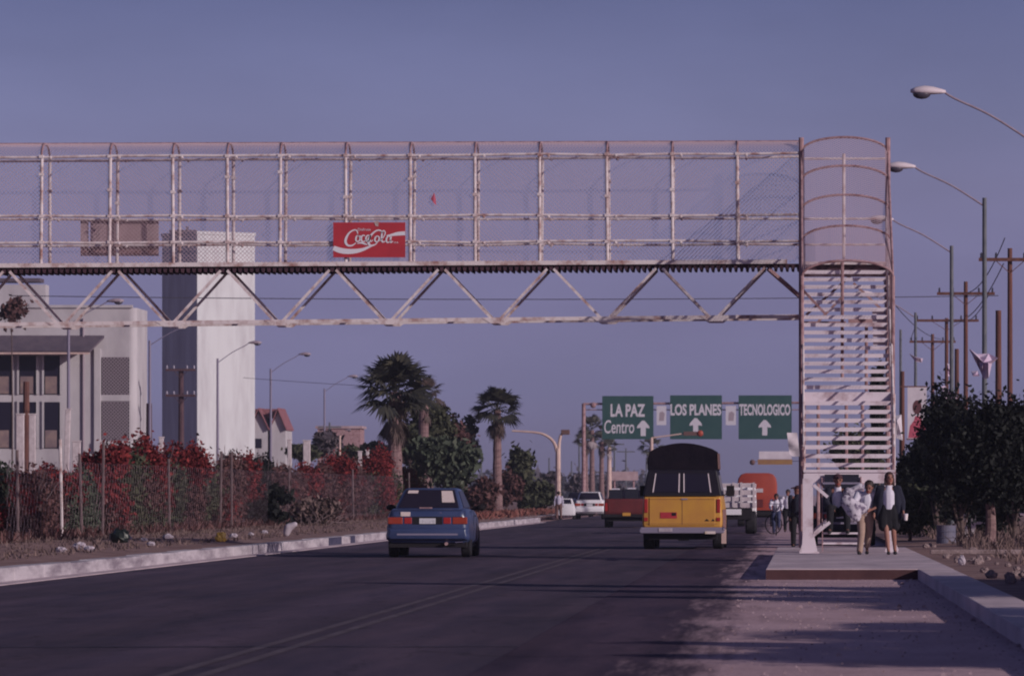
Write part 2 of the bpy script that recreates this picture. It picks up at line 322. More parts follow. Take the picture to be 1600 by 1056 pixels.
_m = _t.nodes.new('ShaderNodeMix'); _m.data_type = 'RGBA'; _t.links.new(asphalt_color(_t), _m.inputs[6]); _t.links.new(_r.outputs[0], _m.inputs[0])
# tyre ruts and gravelly mottling in the dirt
_g = _t.nodes.new('ShaderNodeTexNoise'); _g.inputs['Scale'].default_value = 22; _g.inputs['Detail'].default_value = 5; _g.inputs['Roughness'].default_value = .8; _t.links.new(_c.outputs['Object'], _g.inputs['Vector'])
_q = _t.nodes.new('ShaderNodeMapRange'); _q.inputs[1].default_value = .3; _q.inputs[2].default_value = .7; _q.inputs[3].default_value = .72; _q.inputs[4].default_value = 1.25; _t.links.new(_g.outputs[0], _q.inputs[0])
_v = _t.nodes.new('ShaderNodeVectorMath'); _v.operation = 'SCALE'; _t.links.new(_src, _v.inputs[0]); _t.links.new(_q.outputs[0], _v.inputs['Scale']); _t.links.new(_v.outputs[0], _m.inputs[7]); _t.links.new(_m.outputs[2], _b.inputs['Base Color'])
# ---------------------------------------------------------------- ground, road, kerbs
def sheet(x0, x1, y0, y1, z, nx=1, ny=1): return MB().add([(x0, y0, z), (x1, y0, z), (x1, y1, z), (x0, y1, z)], [(0, 1, 2, 3)])
struct('ground', sheet(-3000, 3000, -60, 6000, -.03), m_dirt)
struct('road', sheet(-11.15, -.2, -40, 3000, 0), m_asph)
rnd = random.Random(3)
mb = MB(); ys = [y * 1.1 for y in range(-10, 320)]; xs = [-2.2 for y in ys]
n = len(ys); mb.add([(x, y, .006) for x, y in zip(xs, ys)] + [(1.95, y, .012) for y in ys], [(i, n + i, n + i + 1, i + 1) for i in range(n - 1)])
struct('dirt_shoulder', mb, m_edge)
mb = MB()
for dx in (-.13, .13): mb.add([(-4.17 + dx - .05, 20, .004), (-4.17 + dx + .05, 20, .004), (-4.17 + dx + .05, 122, .004), (-4.17 + dx - .05, 122, .004)], [(0, 1, 2, 3)])
struct('centre_line', mb, m_line)
for k, (Y, w_, a_) in enumerate(((58.9, .07, .25), (54.2, .05, -.2), (51.6, .06, .3), (42.9, .12, .15), (87, .12, .3))):  # cable shadows across the road, painted as thin dark wavy strips
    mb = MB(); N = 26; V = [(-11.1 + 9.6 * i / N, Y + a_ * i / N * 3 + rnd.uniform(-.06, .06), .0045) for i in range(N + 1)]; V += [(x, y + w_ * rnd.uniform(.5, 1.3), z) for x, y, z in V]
    mb.add(V, [(i, i + 1, N + 2 + i, N + 1 + i) for i in range(N)]); tag(mb.build('cable_shadow_strip', m_cable), kind='structure')
# left kerb in cast lengths
mb = MB(); y = 10.
while y < 236:
    L = 2.95; j = rnd.uniform(-.012, .012); mb.box(-11.42 + j, y, -.05, -11.12 + j, y + L, .2 + rnd.uniform(-.012, .012)); y += 3.
y = 236.
while y < 420: mb.box(-12.3, y, -.05, -12.0, y + 2.95, .2); y += 3
ko = mb.build('left_kerb', m_kerb, bevel=.025); tag(ko, kind='structure')
o = MB().box(-11.43, 128, 0.0, -11.095, 131.5, .195).box(-11.43, 134.3, 0, -11.095, 135.6, .19).build('kerb_dark_patch', m_kerbd); tag(o, kind='structure')
mb = MB().box(-11.12, 10, -.02, -10.78, 236, .012); struct('gutter', mb, m_conc)
# left verge: lumpy bank from the kerb to the hedge
def lumpy(x0, x1, y0, y1, z, amp, dx, dy, seed, edge=True):
    r_ = random.Random(seed); nx = int((x1 - x0) / dx); ny = int((y1 - y0) / dy); V = []
    for j in range(ny + 1):
        for i in range(nx + 1):
            e = min(i, nx - i) / nx * 4 if edge else 1
            V.append((x0 + (x1 - x0) * i / nx, y0 + (y1 - y0) * j / ny, z + min(1, e) * amp * r_.random()))
    return MB().add(V, [(j * (nx + 1) + i, j * (nx + 1) + i + 1, (j + 1) * (nx + 1) + i + 1, (j + 1) * (nx + 1) + i) for j in range(ny) for i in range(nx)])
struct('left_verge', lumpy(-19, -11.42, 10, 430, .17, .12, .6, 1.2, 5), m_dirt2, True)
struct('left_field', sheet(-900, -19, -30, 3000, .17), m_dirt2)
rg = np.random.default_rng(12); n = 1100; gx = np.concatenate([rg.uniform(-.6, 1.88, n * 3 // 4), rg.normal(1.75, .12, n // 4)]); gx = np.clip(gx, -.6, 1.88); gy = rg.uniform(34, 76.5, n) ; gs_ = rg.uniform(.004, .013, n) * (1 + 1.6 * (rg.random(n) > .97))
q = []
for x_, y_, r_ in zip(gx, gy, gs_): q += [(x_ - r_, y_ - r_ * .3, .01), (x_ + r_, y_ - r_, .01), (x_ + r_ * .4, y_ + r_ * .3, .012 + r_ * 1.1), (x_ - r_ * .7, y_, .012 + r_ * .9)]
tag(quads('gravel', np.array(q), M('gravel', (.20, .13, .15), (.46, .33, .37), rough=1, island=True)), kind='stuff')
# right side: wide slab, kerb strip and soil
mb = MB().prism([(-.31, 76.8, .17), (1.95, 76.8, .17), (2.42, 76.8, .17), (2.42, 108, .17), (-.2, 108, .17)], (0, 0, -.3))
tag(mb.build('sidewalk_slab', m_conc, bevel=.012), kind='structure')
mb = MB()
for y in (81.5, 86.2, 91, 95.7, 100.4): mb.add([(-.29, y, .1715), (2.40, y + .03, .1715), (2.40, y + .09, .1715), (-.29, y + .06, .1715)], [(0, 1, 2, 3)])
tag(mb.build('slab_joints', m_cable), kind='structure')
mb = MB(); y = 20.
while y < 76.5: mb.box(1.9, y, -.1, 2.42, min(y + 3.96, 76.78), .165); y += 4
tag(mb.build('right_kerb', m_conc, bevel=.012), kind='structure')
struct('right_soil', lumpy(2.42, 16, 15, 260, .12, .09, .5, .8, 9), m_dirt2, True)
struct('right_field', sheet(16, 900, -30, 3000, .1), m_dirt2)

# ---------------------------------------------------------------- pedestrian bridge
BY = 107.0; BW = 1.2; SB = F / BY
def bx(px): return (px - VX) / SB
def bz(py): return CH + (VY - py) / SB
def lin(px, yl, yr): return bz(yl + (yr - yl) * (px - 60) / 1190.)
ZTOP = lambda px: lin(px, 222, 218); ZSPR = lambda px: lin(px, 245, 240); ZR1 = lambda px: lin(px, 338, 336); ZR2 = lambda px: lin(px, 379, 377)
ZDK = lambda px: lin(px, 418, 412); ZBC = lambda px: lin(px, 506, 494)
bridge = thing('pedestrian_bridge', 'rusty white caged footbridge spanning the road on a zigzag steel truss', 'footbridge', (bx(400), BY, 0))
OX = bx(400); LX = -330
def bp(px, z, dy=0): return (bx(px) - OX, dy, z)
posts = [-330, -250, -145, -40, 65, 172, 270, 355, 438, 540, 641, 742, 843, 948, 1050, 1152]
for dy in (0, BW):
    for px in posts:
        jx = rnd.uniform(-1.4, 1.4); po = MB().tube(bp(px + jx, ZDK(px), dy), bp(px - jx * .4, ZSPR(px) + rnd.uniform(-.01, .02), dy), .034, n=8)
        for zc in (ZR1(px), ZR2(px), ZSPR(px), (ZR1(px) + ZSPR(px)) / 2 + rnd.uniform(-.3, .3)): c_ = bp(px + jx * .3, zc, dy); po.box(c_[0] - .045, c_[1] - .05, c_[2] - .03, c_[0] + .045, c_[1] + .045, c_[2] + .03)
        po.build('cage_post', m_steel, bridge)
    for zf, nm in ((ZSPR, 'top_rail'), (ZR1, 'middle_rail'), (ZR2, 'hand_rail')):
        mb = MB(); q = posts + [1252]
        js = [rnd.uniform(-.018, .018) for _ in q]
        for (a, b), ja, jb in zip(zip(q, q[1:]), js, js[1:]):
            mb.tube(bp(a, zf(a) + ja, dy), bp(b, zf(b) + jb, dy), .027, n=8)
            mb.ball(bp(a + 14, zf(a + 14) - .02, dy - .01), .035, 6, 4)
        mb.build(nm, m_steel, bridge)
    mb = MB(); q = list(range(LX, 1260, 30))
    for a, b in zip(q, q[1:]): mb.prism([bp(a, ZDK(a) - .0, dy - .04), bp(b, ZDK(b), dy - .04), bp(b, ZDK(b) + .085, dy - .04), bp(a, ZDK(a) + .085, dy - .04)], (0, .05, 0))
    mb.build('deck_edge_beam', m_steel, bridge)
    mb = MB(); q = q + [1256]
    for a, b in zip(q, q[1:]): mb.prism([bp(a, ZBC(a) - .04, dy - .035), bp(b, ZBC(b) - .04, dy - .035), bp(b, ZBC(b) + .035, dy - .035), bp(a, ZBC(a) + .035, dy - .035)], (0, .07, 0))
    mb.build('bottom_chord', m_steel, bridge)
    for k in range(-2, 7):
        pb = 95 + 170 * k
        for sgn in (-1, 1):
            if pb + sgn * 85 > 1205: continue
            a = bp(pb + sgn * 6, ZBC(pb), dy); b = bp(pb + sgn * 80, ZDK(pb + sgn * 80) - .08, dy)
            d = Vector(b) - Vector(a)
            mb = MB().tube(a, b, .045, n=4, flat=.8)
            mb.build('truss_diagonal', m_steel, bridge)
        g = MB().prism([bp(pb - 22, ZBC(pb) + .02, dy - .045), bp(pb + 26, ZBC(pb) + .02, dy - .045), bp(pb + 14, ZBC(pb) - .085, dy - .045), bp(pb - 8, ZBC(pb) - .085, dy - .045)], (0, .012, 0)).build('gusset_plate', m_steel, bridge)
mb = MB(); mb.tube(bp(1200, ZDK(1200) - .1, 0), bp(1250, bz(462), .5), .05, n=4).build('truss_diagonal', m_rust, bridge)
for px in posts + [1252]:
    mb = MB(); pts = []
    for i in range(13):
        t = math.pi * i / 12; pts.append(bp(px, ZSPR(px) + (ZTOP(px) - ZSPR(px)) * math.sin(t), BW / 2 - BW / 2 * math.cos(t)))
    mb.path(pts, .022); mb.build('roof_hoop', m_rust, bridge)
mb = MB(); q = posts + [1252]
for a, b in zip(q, q[1:]): mb.tube(bp(a, ZTOP(a), BW / 2), bp(b, ZTOP(b) + .004, BW / 2), .018, n=6)
mb.build('ridge_rod', m_rust, bridge)
mb = MB(); a = LX
while a < 1250:
    b = min(a + 200, 1250); mb.prism([bp(a, ZDK(a) - .03, .02), bp(b, ZDK(b) - .03, .02), bp(b, ZDK(b), .02), bp(a, ZDK(a), .02)], (0, BW - .04, 0)); a = b
mb.build('deck', m_darkst, bridge)
mb = MB(); a = LX; rg = random.Random(4)
while a < 1250:
    mb.prism([bp(a, ZDK(a) - .035, -.01), bp(a + 6.2, ZDK(a) - .035, -.01), bp(a + 5, ZDK(a) - .11 - rg.random() * .02, -.01), bp(a + 1.2, ZDK(a) - .11, -.01)], (0, BW + .02, 0)); a += 9
mb.build('corrugated_underside', m_darkst, bridge)
def wire_grid(mb, A, B, Cc, D, cell, r=.0028):
    """diagonal wires over quad A(bl) B(br) C(tr) D(tl)"""
    A, B, Cc, D = map(Vector, (A, B, Cc, D)); W = (B - A).length; H = (D - A).length
    def pt(u, v): u /= W; v /= H; return A * (1 - u) * (1 - v) + B * u * (1 - v) + Cc * u * v + D * (1 - u) * v
    k = -H
    while k < W:
        u0, v0, u1, v1 = k, 0., k + H, H
        if u0 < 0: v0 = -u0; u0 = 0.
        if u1 > W: v1 -= (u1 - W); u1 = W
        if u1 > u0:
            mb.tube(pt(u0, v0), pt(u1, v1), r, n=3); mb.tube(pt(u0, H - v0), pt(u1, H - v1), r, n=3)
        k += cell
for dy in (0.01, BW - .01):
    mb = MB(); wire_grid(mb, bp(LX, ZDK(LX) + .08, dy), bp(1252, ZDK(1252) + .08, dy), bp(1252, ZSPR(1252), dy), bp(LX, ZSPR(LX), dy), .085)
    mb.build('wire_mesh', m_wire, bridge)
mb = MB(); N = 6
for i in range(N):
    t0 = math.pi * i / N; t1 = math.pi * (i + 1) / N
    f_ = lambda px, t: bp(px, ZSPR(px) + (ZTOP(px) - ZSPR(px)) * math.sin(t), BW / 2 - BW / 2 * math.cos(t))
    wire_grid(mb, f_(LX, t0), f_(1252, t0), f_(1252, t1), f_(LX, t1), .07, .0030)
mb.build('roof_wire_mesh', m_wire, bridge)
for dx in (-.05, -1.3):       # the far landing of the bridge, beyond the frame
    for dy in (0, BW): MB().tube((bx(LX) - OX + dx + 1.3, dy, 0), (bx(LX) - OX + dx + 1.3, dy, ZDK(LX)), .07, n=8).build('support_leg', m_steel, bridge)

# stair tower
X0, X1 = .285, 2.04
tower = thing('stair_tower', 'pinkish white steel stair tower with arched wire canopy at the right end of the footbridge', 'staircase', (X0, BY, .17))
def tp(x, y, z): return (x - X0, y - BY, z - .17)
def zdk(): return 5.92
ZL1, ZL2 = 3.20, 1.66; YA = 107.0; N1 = 17; RUN = .25
YL1 = YA - N1 * RUN; YL1b = YL1 - .9; N2 = 9; YL2 = YL1b - N2 * RUN; YL2b = YL2 - .85
def tbox(mb, x0, y0, z0, x1, y1, z1): a = tp(x0, y0, z0); b = tp(x1, y1, z1); return mb.box(*a, *b)
# upper platform where the deck arrives
mb = MB(); tbox(mb, X0, YA, zdk() - .06, X1, YA + BW, zdk()); tbox(mb, X0, YA - .02, zdk() - .2, X1, YA, zdk() - .09); mb.build('top_platform', m_darkst, tower)
mb = MB(); tbox(mb, X0, YA - .05, zdk() - .02, X1, YA - .021, zdk() + .04); tbox(mb, X0, YA - .05, zdk() - .27, X1, YA - .02, zdk() - .21); mb.build('platform_edge', m_steel, tower)
rg = random.Random(8)
for k in range(1, N1):
    z = zdk() - k * (zdk() - ZL1) / N1; y = YA - k * RUN; mb = MB(); tbox(mb, X0 + .05, y - .02, z - .03, X1 - .05, y + .25, z); tbox(mb, X0 + .05, y - .032, z - .062, X1 - .05, y - .021, z + .014)
    mb.build('stair_tread', m_tread, tower)
for k in range(1, N2):
    z = ZL1 - k * (ZL1 - ZL2) / N2; y = YL1b - k * RUN; mb = MB(); tbox(mb, X0 + .05, y - .02, z - .03, X1 - .05, y + .25, z); tbox(mb, X0 + .05, y - .032, z - .068, X1 - .05, y - .021, z + .012)
    mb.build('stair_tread', m_tread, tower)
mb = MB(); tbox(mb, X0 + .04, YL1b, ZL1 - .05, X1 - .04, YL1, ZL1); tbox(mb, X0 + .02, YL1b - .02, ZL1 - .2, X1 - .02, YL1b - .001, ZL1 + .02); tbox(mb, X0 + .04, YL1 - .3, ZL1 - .12, X1 - .04, YL1 - .2, ZL1 - .06); mb.build('upper_landing', m_tread, tower)
mb = MB(); tbox(mb, X0 + .04, YL2b, ZL2 - .05, X1 - .04, YL2, ZL2); tbox(mb, X0 + .02, YL2b - .02, ZL2 - .2, X1 - .02, YL2b - .001, ZL2 - .03); tbox(mb, X0 + .02, YL2b - .03, ZL2 - .0, X1 - .02, YL2b - .001, ZL2 + .05); mb.build('lower_landing', m_tread, tower)
for x in (X0 + .01, X1 - .04):
    for (ya, za, yb, zb_) in ((YA, zdk(), YL1, ZL1), (YL1, ZL1, YL1b, ZL1), (YL1b, ZL1, YL2, ZL2), (YL2, ZL2, YL2b, ZL2)):
        MB().prism([tp(x, ya, za - .2), tp(x, yb, zb_ - .2), tp(x, yb, zb_ + .03), tp(x, ya, za + .03)], (.028, 0, 0)).build('stringer', m_rust, tower)
    for hh in (.5, .95):
        mb = MB(); pl = [(YA + BW, zdk()), (YA, zdk()), (YL1, ZL1), (YL1b, ZL1), (YL2, ZL2), (YL2b, ZL2)]
        mb.path([tp(x + .014, y, z + hh) for y, z in pl], .022, 8); mb.build('hand_rail', m_steel, tower)
# canopy: posts with hoops over them, stepping down the upper flight
can = [(YA, zdk()), (YA - 4 * RUN, zdk() - .64), (YA - 8 * RUN, zdk() - 1.28), (YA - 12.4 * RUN, zdk() - 1.95), (YL1b + .1, ZL1)]
prev = None
for i, (y, z) in enumerate(can):
    zs = z + 2.26; rise = .3; pts = []
    for j in range(17):
        t = math.pi * j / 16; pts.append(tp((X0 + X1) / 2 - (X1 - X0) / 2 * math.cos(t), y, zs + rise * math.sin(t)))
    MB().path(pts, .026, 8).build('canopy_hoop', m_rust, tower)
    for x in (X0, X1): MB().tube(tp(x, y, z - .2), tp(x, y, zs), .03, n=8).build('canopy_post', m_rust, tower)
    if prev:
        mb = MB()
        for a in range(0, 16, 2): wire_grid(mb, prev[a], prev[a + 2], pts[a + 2], pts[a], .085, .0048)
        mb.build('canopy_wire_mesh', m_wire, tower)
    prev = pts
for x in (X0, X1):
    MB().tube(tp(x, YA, 0.17), tp(x, YA, zdk() + 2.55), .055, n=8).build('corner_post', m_rust, tower)
    mb = MB(); mb.path([tp(x, can[0][0], can[0][1] + 2.26), tp(x, can[-1][0], can[-1][1] + 2.26)], .026, 8).build('canopy_side_rail', m_rust, tower)
    MB().tube(tp(x, YL1b, .17), tp(x, YL1b, ZL1 + 2.26), .04, n=8).build('landing_post', m_rust, tower)
    MB().tube(tp(x + .035, YL1, .17), tp(x + .035, YL1, ZL1), .035, n=8).build('landing_post', m_steel, tower)
mb = MB()
for x in (X0, X1): wire_grid(mb, tp(x, YL1b, ZL1), tp(x, YA, zdk()), tp(x, YA, zdk() + 2.26), tp(x, YL1b, ZL1 + 2.26), .1, .0026)
mb.build('side_wire_mesh', m_wire, tower)
MB().tube(tp(1.16, YA + BW, zdk()), tp(1.16, YA + BW, zdk() + 2.3), .035, n=8).build('cage_post', m_steel, tower)
for zf in (.44, .97, 2.2): MB().tube(tp(X0, YA + BW, zdk() + zf), tp(X1, YA + BW, zdk() + zf), .024, n=8).build('cage_rail', m_steel, tower)
# bracing frame and plates seen between the upper treads
for a, b in (((X0 + .1, YA + .6, 4.9), (1.35, YA + .6, 5.75)), ((1.35, YA + .6, 5.55), (X1 - .05, YA + .6, 4.95)), ((.62, YA + .6, 4.75), (1.2, YA + .6, 5.35)), ((.75, 104, 4.8), (.28, 104, 5.3))):
    MB().tube(tp(*a), tp(*b), .035, n=4).build('cross_brace', m_rust, tower)
mb = MB(); tbox(mb, 1.25, YA + .9, 4.74, X1 - .02, YA + 1.0, 4.86); tbox(mb, X0 + .02, YA + .9, 4.70, 1.2, YA + 1.0, 4.78); mb.build('cross_beam', m_rust, tower)
for x, z0, z1 in ((1.1, 3.5, 5.9), (1.58, 3.3, 4.6), (1.50, 1.0, 3.1), (.62, .6, 3.2), (1.18, .9, 3.15)): MB().tube(tp(x, 105.4, z0), tp(x, 105.4, z1), .033, n=6).build('inner_post', m_rust, tower)
# white bracket plates up the right side between treads
for k in range(2, 11):
    z = zdk() - (k + .5) * .16; mb = MB(); y = YA - k * RUN; tbox(mb, X1 - (.09 if k < 6 else .34), y + .05, z - .045, X1 - .06, y + .07, z + .05); mb.build('tread_bracket', m_tread, tower)
# lower legs, base plates and knee braces
for x, nm in ((X0 + .1, 'leg'), (X1 - .09, 'leg')):
    for y in (YL2b + .05, YL2 - .05):
        mb = MB(); wd = .09 if x < 1 else .05
        tbox(mb, x - wd, y - .05, .17, x + wd, y + .05, ZL2 - .2); mb.build('leg', m_tread, tower)
        mb = MB(); tbox(mb, x - wd - .06, y - .1, .17, x + wd + .07, y + .1, .2); mb.prism([tp(x - wd - .05, y - .055, .2), tp(x + wd + .09, y - .055, .2), tp(x + wd, y - .055, .42), tp(x - wd, y - .055, .36)], (0, .012, 0)); mb.build('base_plate', m_tread, tower)
for a, b in (((X0 + .3, 1.5), (X0 + .62, 1.18)), ((X1 - .1, 1.5), (X1 - .42, 1.17)), ((X0 + .2, .55), (X0 + .5, .8)), ((X0 + .22, .5), (X0 + .05, .35))):
    MB().tube(tp(a[0], YL2b - .02, a[1]), tp(b[0], YL2b - .02, b[1]), .045, n=4).build('knee_brace', m_tread, tower)
mb = MB(); tbox(mb, X0 - .04, YL2b + .9, .17, X0 - .0, YL2b + 1.0, .55); mb.build('kick_post', m_tread, tower)
mb = MB(); ny = YL2b - 1.78; tbox(mb, X0 + .0, ny - .04, .17, X0 + .19, ny + .04, ZL2 - .12); mb.build('newel_post', m_tread, tower)
mb = MB(); tbox(mb, X0 - .06, ny - .08, .17, X0 + .30, ny + .08, .2); mb.prism([tp(X0 - .02, ny - .05, .2), tp(X0 + .27, ny - .05, .2), tp(X0 + .21, ny - .05, .5), tp(X0 - .0, ny - .05, .5)], (0, .008, 0)); mb.build('base_plate', m_tread, tower)
for z in (.62, 1.02, 1.46):
    mb = MB(); tbox(mb, X0 + .03, ny + .041, z - .04, X0 + .08, YL2b + .0, z + .04); mb.build('side_rail', m_tread, tower)
MB().tube(tp(X0 + .2, ny - .02, .5), tp(X0 + .5, ny - .02, .74), .04, n=4).build('knee_brace', m_tread, tower); MB().tube(tp(X0 + .2, ny - .02, 1.42), tp(X0 + .46, ny - .02, 1.2), .04, n=4).build('knee_brace', m_tread, tower)
# last short flight with shade put into dark upper treads and closed risers, down to the slab
for k in range(1, 8):
    z = ZL2 - k * .185; y = YL2b - .05 - k * .22
    mb = MB(); tbox(mb, .66, y - .02, z - .035, 1.36 if k < 7 else 1.42, y + .22, z); mb.build('stair_tread', m_tread if k > 5 else m_grey, tower)
    if k <= 4: mb = MB(); tbox(mb, .70, y + .19, z + .001, 1.34, y + .21, z + .148); mb.build('riser', m_navy, tower)
for x in (.64, 1.37): MB().prism([tp(x, YL2b - .03, ZL2 - .3), tp(x, YL2b - 1.66, .2), tp(x, YL2b - 1.66, .36), tp(x, YL2b - .03, ZL2 - .08)], (.02, 0, 0)).build('stringer', m_rust, tower)
# white pennant tied to the outer post
pen = MB(); V = []
for j in range(8):
    for i in range(4): t = j / 7; V.append((-.02 - i * .07 + .05 * t, .03 * math.sin(j + i), -.48 * t * (1 if i < 3 else .9)))
pen.add(V, [(j * 4 + i, j * 4 + i + 1, (j + 1) * 4 + i + 1, (j + 1) * 4 + i) for j in range(7) for i in range(3)])
o = pen.build('pennant', m_banner, loc=(X0 - .06, 106.8, PZ(676, 107)), smooth=True); tag(o, 'limp white cloth pennant tied to the left post of the stair tower', 'pennant')

# signs on the bridge
sgn = thing('advertising_sign', 'red soft drink sign with white script wired to the front of the footbridge', 'sign', (bx(577.5), BY - .08, bz(402.5)))
W2 = 112.5 / SB; H2 = 54.5 / SB
MB().box(-W2 / 2, -.012, 0, W2 / 2, .012, H2).build('panel', m_coke, sgn)
def cv(cx, cy): return ((cx - 778) / 10 / SB, (715 - cy) / 10 / SB)
def stroke(ctrl, nm='lettering', y=-.0165, scale=1.0):
    pts = smoothpts(ctrl, 6); p2 = [cv(a, b) for a, b, c in pts]; ws = [max(1, c) / 10 / SB for a, b, c in pts]; return ribbon(p2, ws, y)
wave = stroke([(218, 566, 70), (300, 600, 84), (420, 622, 82), (560, 618, 70), (680, 592, 48), (780, 550, 32), (850, 520, 22)]); w2 = stroke([(1050, 380, 20), (1120, 368, 34), (1220, 348, 56), (1338, 340, 62)])
wave.add(w2.v, w2.f); wave.build('wave_ribbon', m_cokew, sgn)
lt = MB()
for c in ([(600, 350, 14), (585, 300, 18), (540, 290, 20), (470, 330, 24), (420, 410, 36), (410, 480, 38), (445, 528, 30), (510, 530, 22), (570, 490, 14)],
          [(600, 372, 16), (575, 400, 24), (572, 450, 24), (600, 470, 18), (632, 440, 24), (632, 395, 22), (600, 372, 14), (650, 385, 12)],
          [(712, 380, 20), (680, 372, 18), (655, 405, 26), (660, 455, 24), (695, 470, 16), (730, 440, 12)],
          [(790, 385, 18), (755, 372, 18), (728, 410, 26), (732, 455, 22), (765, 465, 16), (795, 420, 16)], [(800, 372, 22), (788, 430, 24), (800, 468, 18), (835, 445, 12)],
          [(590, 500, 10), (650, 488, 26), (710, 505, 26), (750, 520, 8)],
          [(985, 340, 14), (960, 300, 20), (900, 296, 22), (830, 345, 26), (775, 425, 38), (768, 490, 38), (800, 530, 28), (860, 520, 20), (905, 485, 12)],
          [(900, 380, 16), (872, 410, 24), (868, 455, 24), (898, 475, 18), (930, 445, 24), (930, 400, 22), (900, 380, 14)],
          [(945, 462, 10), (1000, 400, 14), (1028, 335, 18), (1008, 298, 16), (982, 325, 24), (972, 420, 28), (986, 474, 22), (1030, 462, 10)],
                    [(1105, 395, 18), (1075, 385, 18), (1048, 425, 26), (1052, 475, 22), (1085, 480, 16), (1112, 440, 16)], [(1122, 392, 24), (1108, 445, 28), (1116, 482, 22), (1148, 462, 12)]):
    r_ = stroke(c, y=-.02); lt.add(r_.v, r_.f)
lt.build('script_lettering', m_cokew, sgn)
t = text_mb('Disfrute', 200 / 10 / SB, 40 / 10 / SB); shift(t, cv(600, 0)[0], -.02, cv(0, 300)[1]); t.build('small_lettering', m_cokew, sgn)
t = text_mb('M.R.', 75 / 10 / SB, 26 / 10 / SB); shift(t, cv(1165, 0)[0], -.02, cv(0, 498)[1]); t.build('small_lettering', m_cokew, sgn)
MB().prism([(cv(845, 0)[0], -.02, cv(0, 150)[1]), (cv(930, 0)[0], -.02, cv(0, 150)[1]), (cv(920, 0)[0], -.02, cv(0, 235)[1]), (cv(880, 0)[0], -.02, cv(0, 225)[1])], (0, .004, 0)).build('hanger_tab', m_steel, sgn)
bs = thing('sign_board', 'bare tan back of a sign board hung on the far side of the bridge', 'sign', (PX(187, BY + BW + .1), BY + BW + .1, PZ(400, BY + BW + .1)))
s2 = F / (BY + BW + .1); hw = 61 / s2; hh = 55 / s2
MB().box(-hw, -.01, .22 * hh, -.30 * hw - .4, .01, hh).box(-.30 * hw - .36, -.01, .22 * hh, hw, .01, hh).build('panel', m_signb, bs)
MB().box(-hw, -.012, 0, hw, .012, .21 * hh).build('lower_panel', m_rust, bs)
mb = MB(); mb.box(-hw, -.04, hh - .03, hw, -.011, hh + .015); mb.box(-hw, -.04, .2 * hh, hw, -.013, .24 * hh)
mb.build('frame', m_rust, bs)
# scrap of pink kite snagged in the cage
k0 = P(677, 312, BY - .03)
o = MB().add([(-.05, 0, .02), (.02, -.01, .14), (.05, 0, .02), (0, -.02, -.06), (.06, 0, -.12)], [(0, 3, 1), (1, 3, 2), (3, 4, 2)]).build('kite_scrap', m_pink, loc=k0); tag(o, 'small torn pink kite snagged in the bridge mesh right of the red sign', 'kite')

# ---------------------------------------------------------------- street lamps and utility poles
def lamp(X, Y, h, dx, hx, label, group, mats=(m_pole, m_lampm), z0=.1, pr=.085, s=1.):
    """dx: head offset in X (sign = side), hx: head height"""
    t = thing('street_lamp', label, 'street lamp', (X, Y, z0), 0, group)
    MB().tube((0, 0, 0), (0, 0, h - z0), pr, pr * .75, 10).build('pole', mats[0], t)
    sg = 1 if dx > 0 else -1; e = hx - z0; b = h - z0 - .25
    pts = smoothpts([(0, 0, b), (dx * .35, 0, b + (e - b) * .52), (dx * .66, 0, b + (e - b) * .86), (dx * .76, 0, e + .01)], 4)
    MB().path(pts, .028 * s, 8).build('arm', mats[1], t)
    hd = MB(); secs = []
    for u, hw_, up, dn in ((0., .035, .035, .03), (.12, .07, .07, .05), (.35, .13, .12, .07), (.6, .16, .14, .08), (.85, .12, .10, .07), (1., .05, .04, .04)):
        x = dx * .74 + sg * u * .85 * s; zc = e + .02 * u
        secs.append([(x, hw_ * s * math.cos(a), zc + (up if math.sin(a) > 0 else dn) * s * math.sin(a)) for a in [2 * math.pi * i / 12 for i in range(12)]])
    hd.loft(secs).build('lamp_head', m_lamph if mats[0] is m_pole else m_lampm, t, smooth=True)
    ln = MB(); ln.ball((dx * .74 + sg * .58 * s, 0, e - .05 * s), .17 * s, 10, 6, (1.3, .8, .75)); ln.build('lamp_lens', m_lens, t, smooth=True)
    return t
G1 = 'street lamps along the right side of the road'
for X, Y, h, lb in ((5.85, 127, 10.0, 'nearest street lamp at upper right with its long arm and pale head over the road'), (5.83, 156, 10.0, 'street lamp with its full pole top showing, second from the right'),
                    (5.76, 185, 9.95, 'street lamp whose head shows just past the right post of the stair canopy'),
                    (6.15, 253, 9.95, 'far street lamp behind the lower right post of the stair tower')):
    lamp(X, Y, h, -2.75, h + .92, lb, G1)
t = thing('metal_pole', 'slim grey pole without a lamp standing just right of the stair tower', 'pole', (6.1, 284, .1)); MB().tube((0, 0, 0), (0, 0, 10), .09, .07, 8).build('pole', m_pole, t)
G2 = 'street lamps beyond the left hedge'
for px, yt, hxp, lb in ((107, 500, 188, 'left-hand lamp post in front of the white building'), (234, 532, 318, 'lamp post between the white building and the tall tower'), (340, 560, 405, 'lamp post in front of the sunlit face of the tall tower'),
                   (423, 576, 482, 'lamp post just right of the tall tower above the red roofed house'), (507, 607, 556, 'faint far lamp post left of the big palm')):
    Y = 7.85 * F / (VY - yt); X = PX(px, Y); hz = CH + 7.85
    lamp(X, Y, hz, PX(hxp, Y) - X, hz + (.9 if px > 120 else .85), lb, G2, (m_grey, m_grey), z0=.17, s=.9)
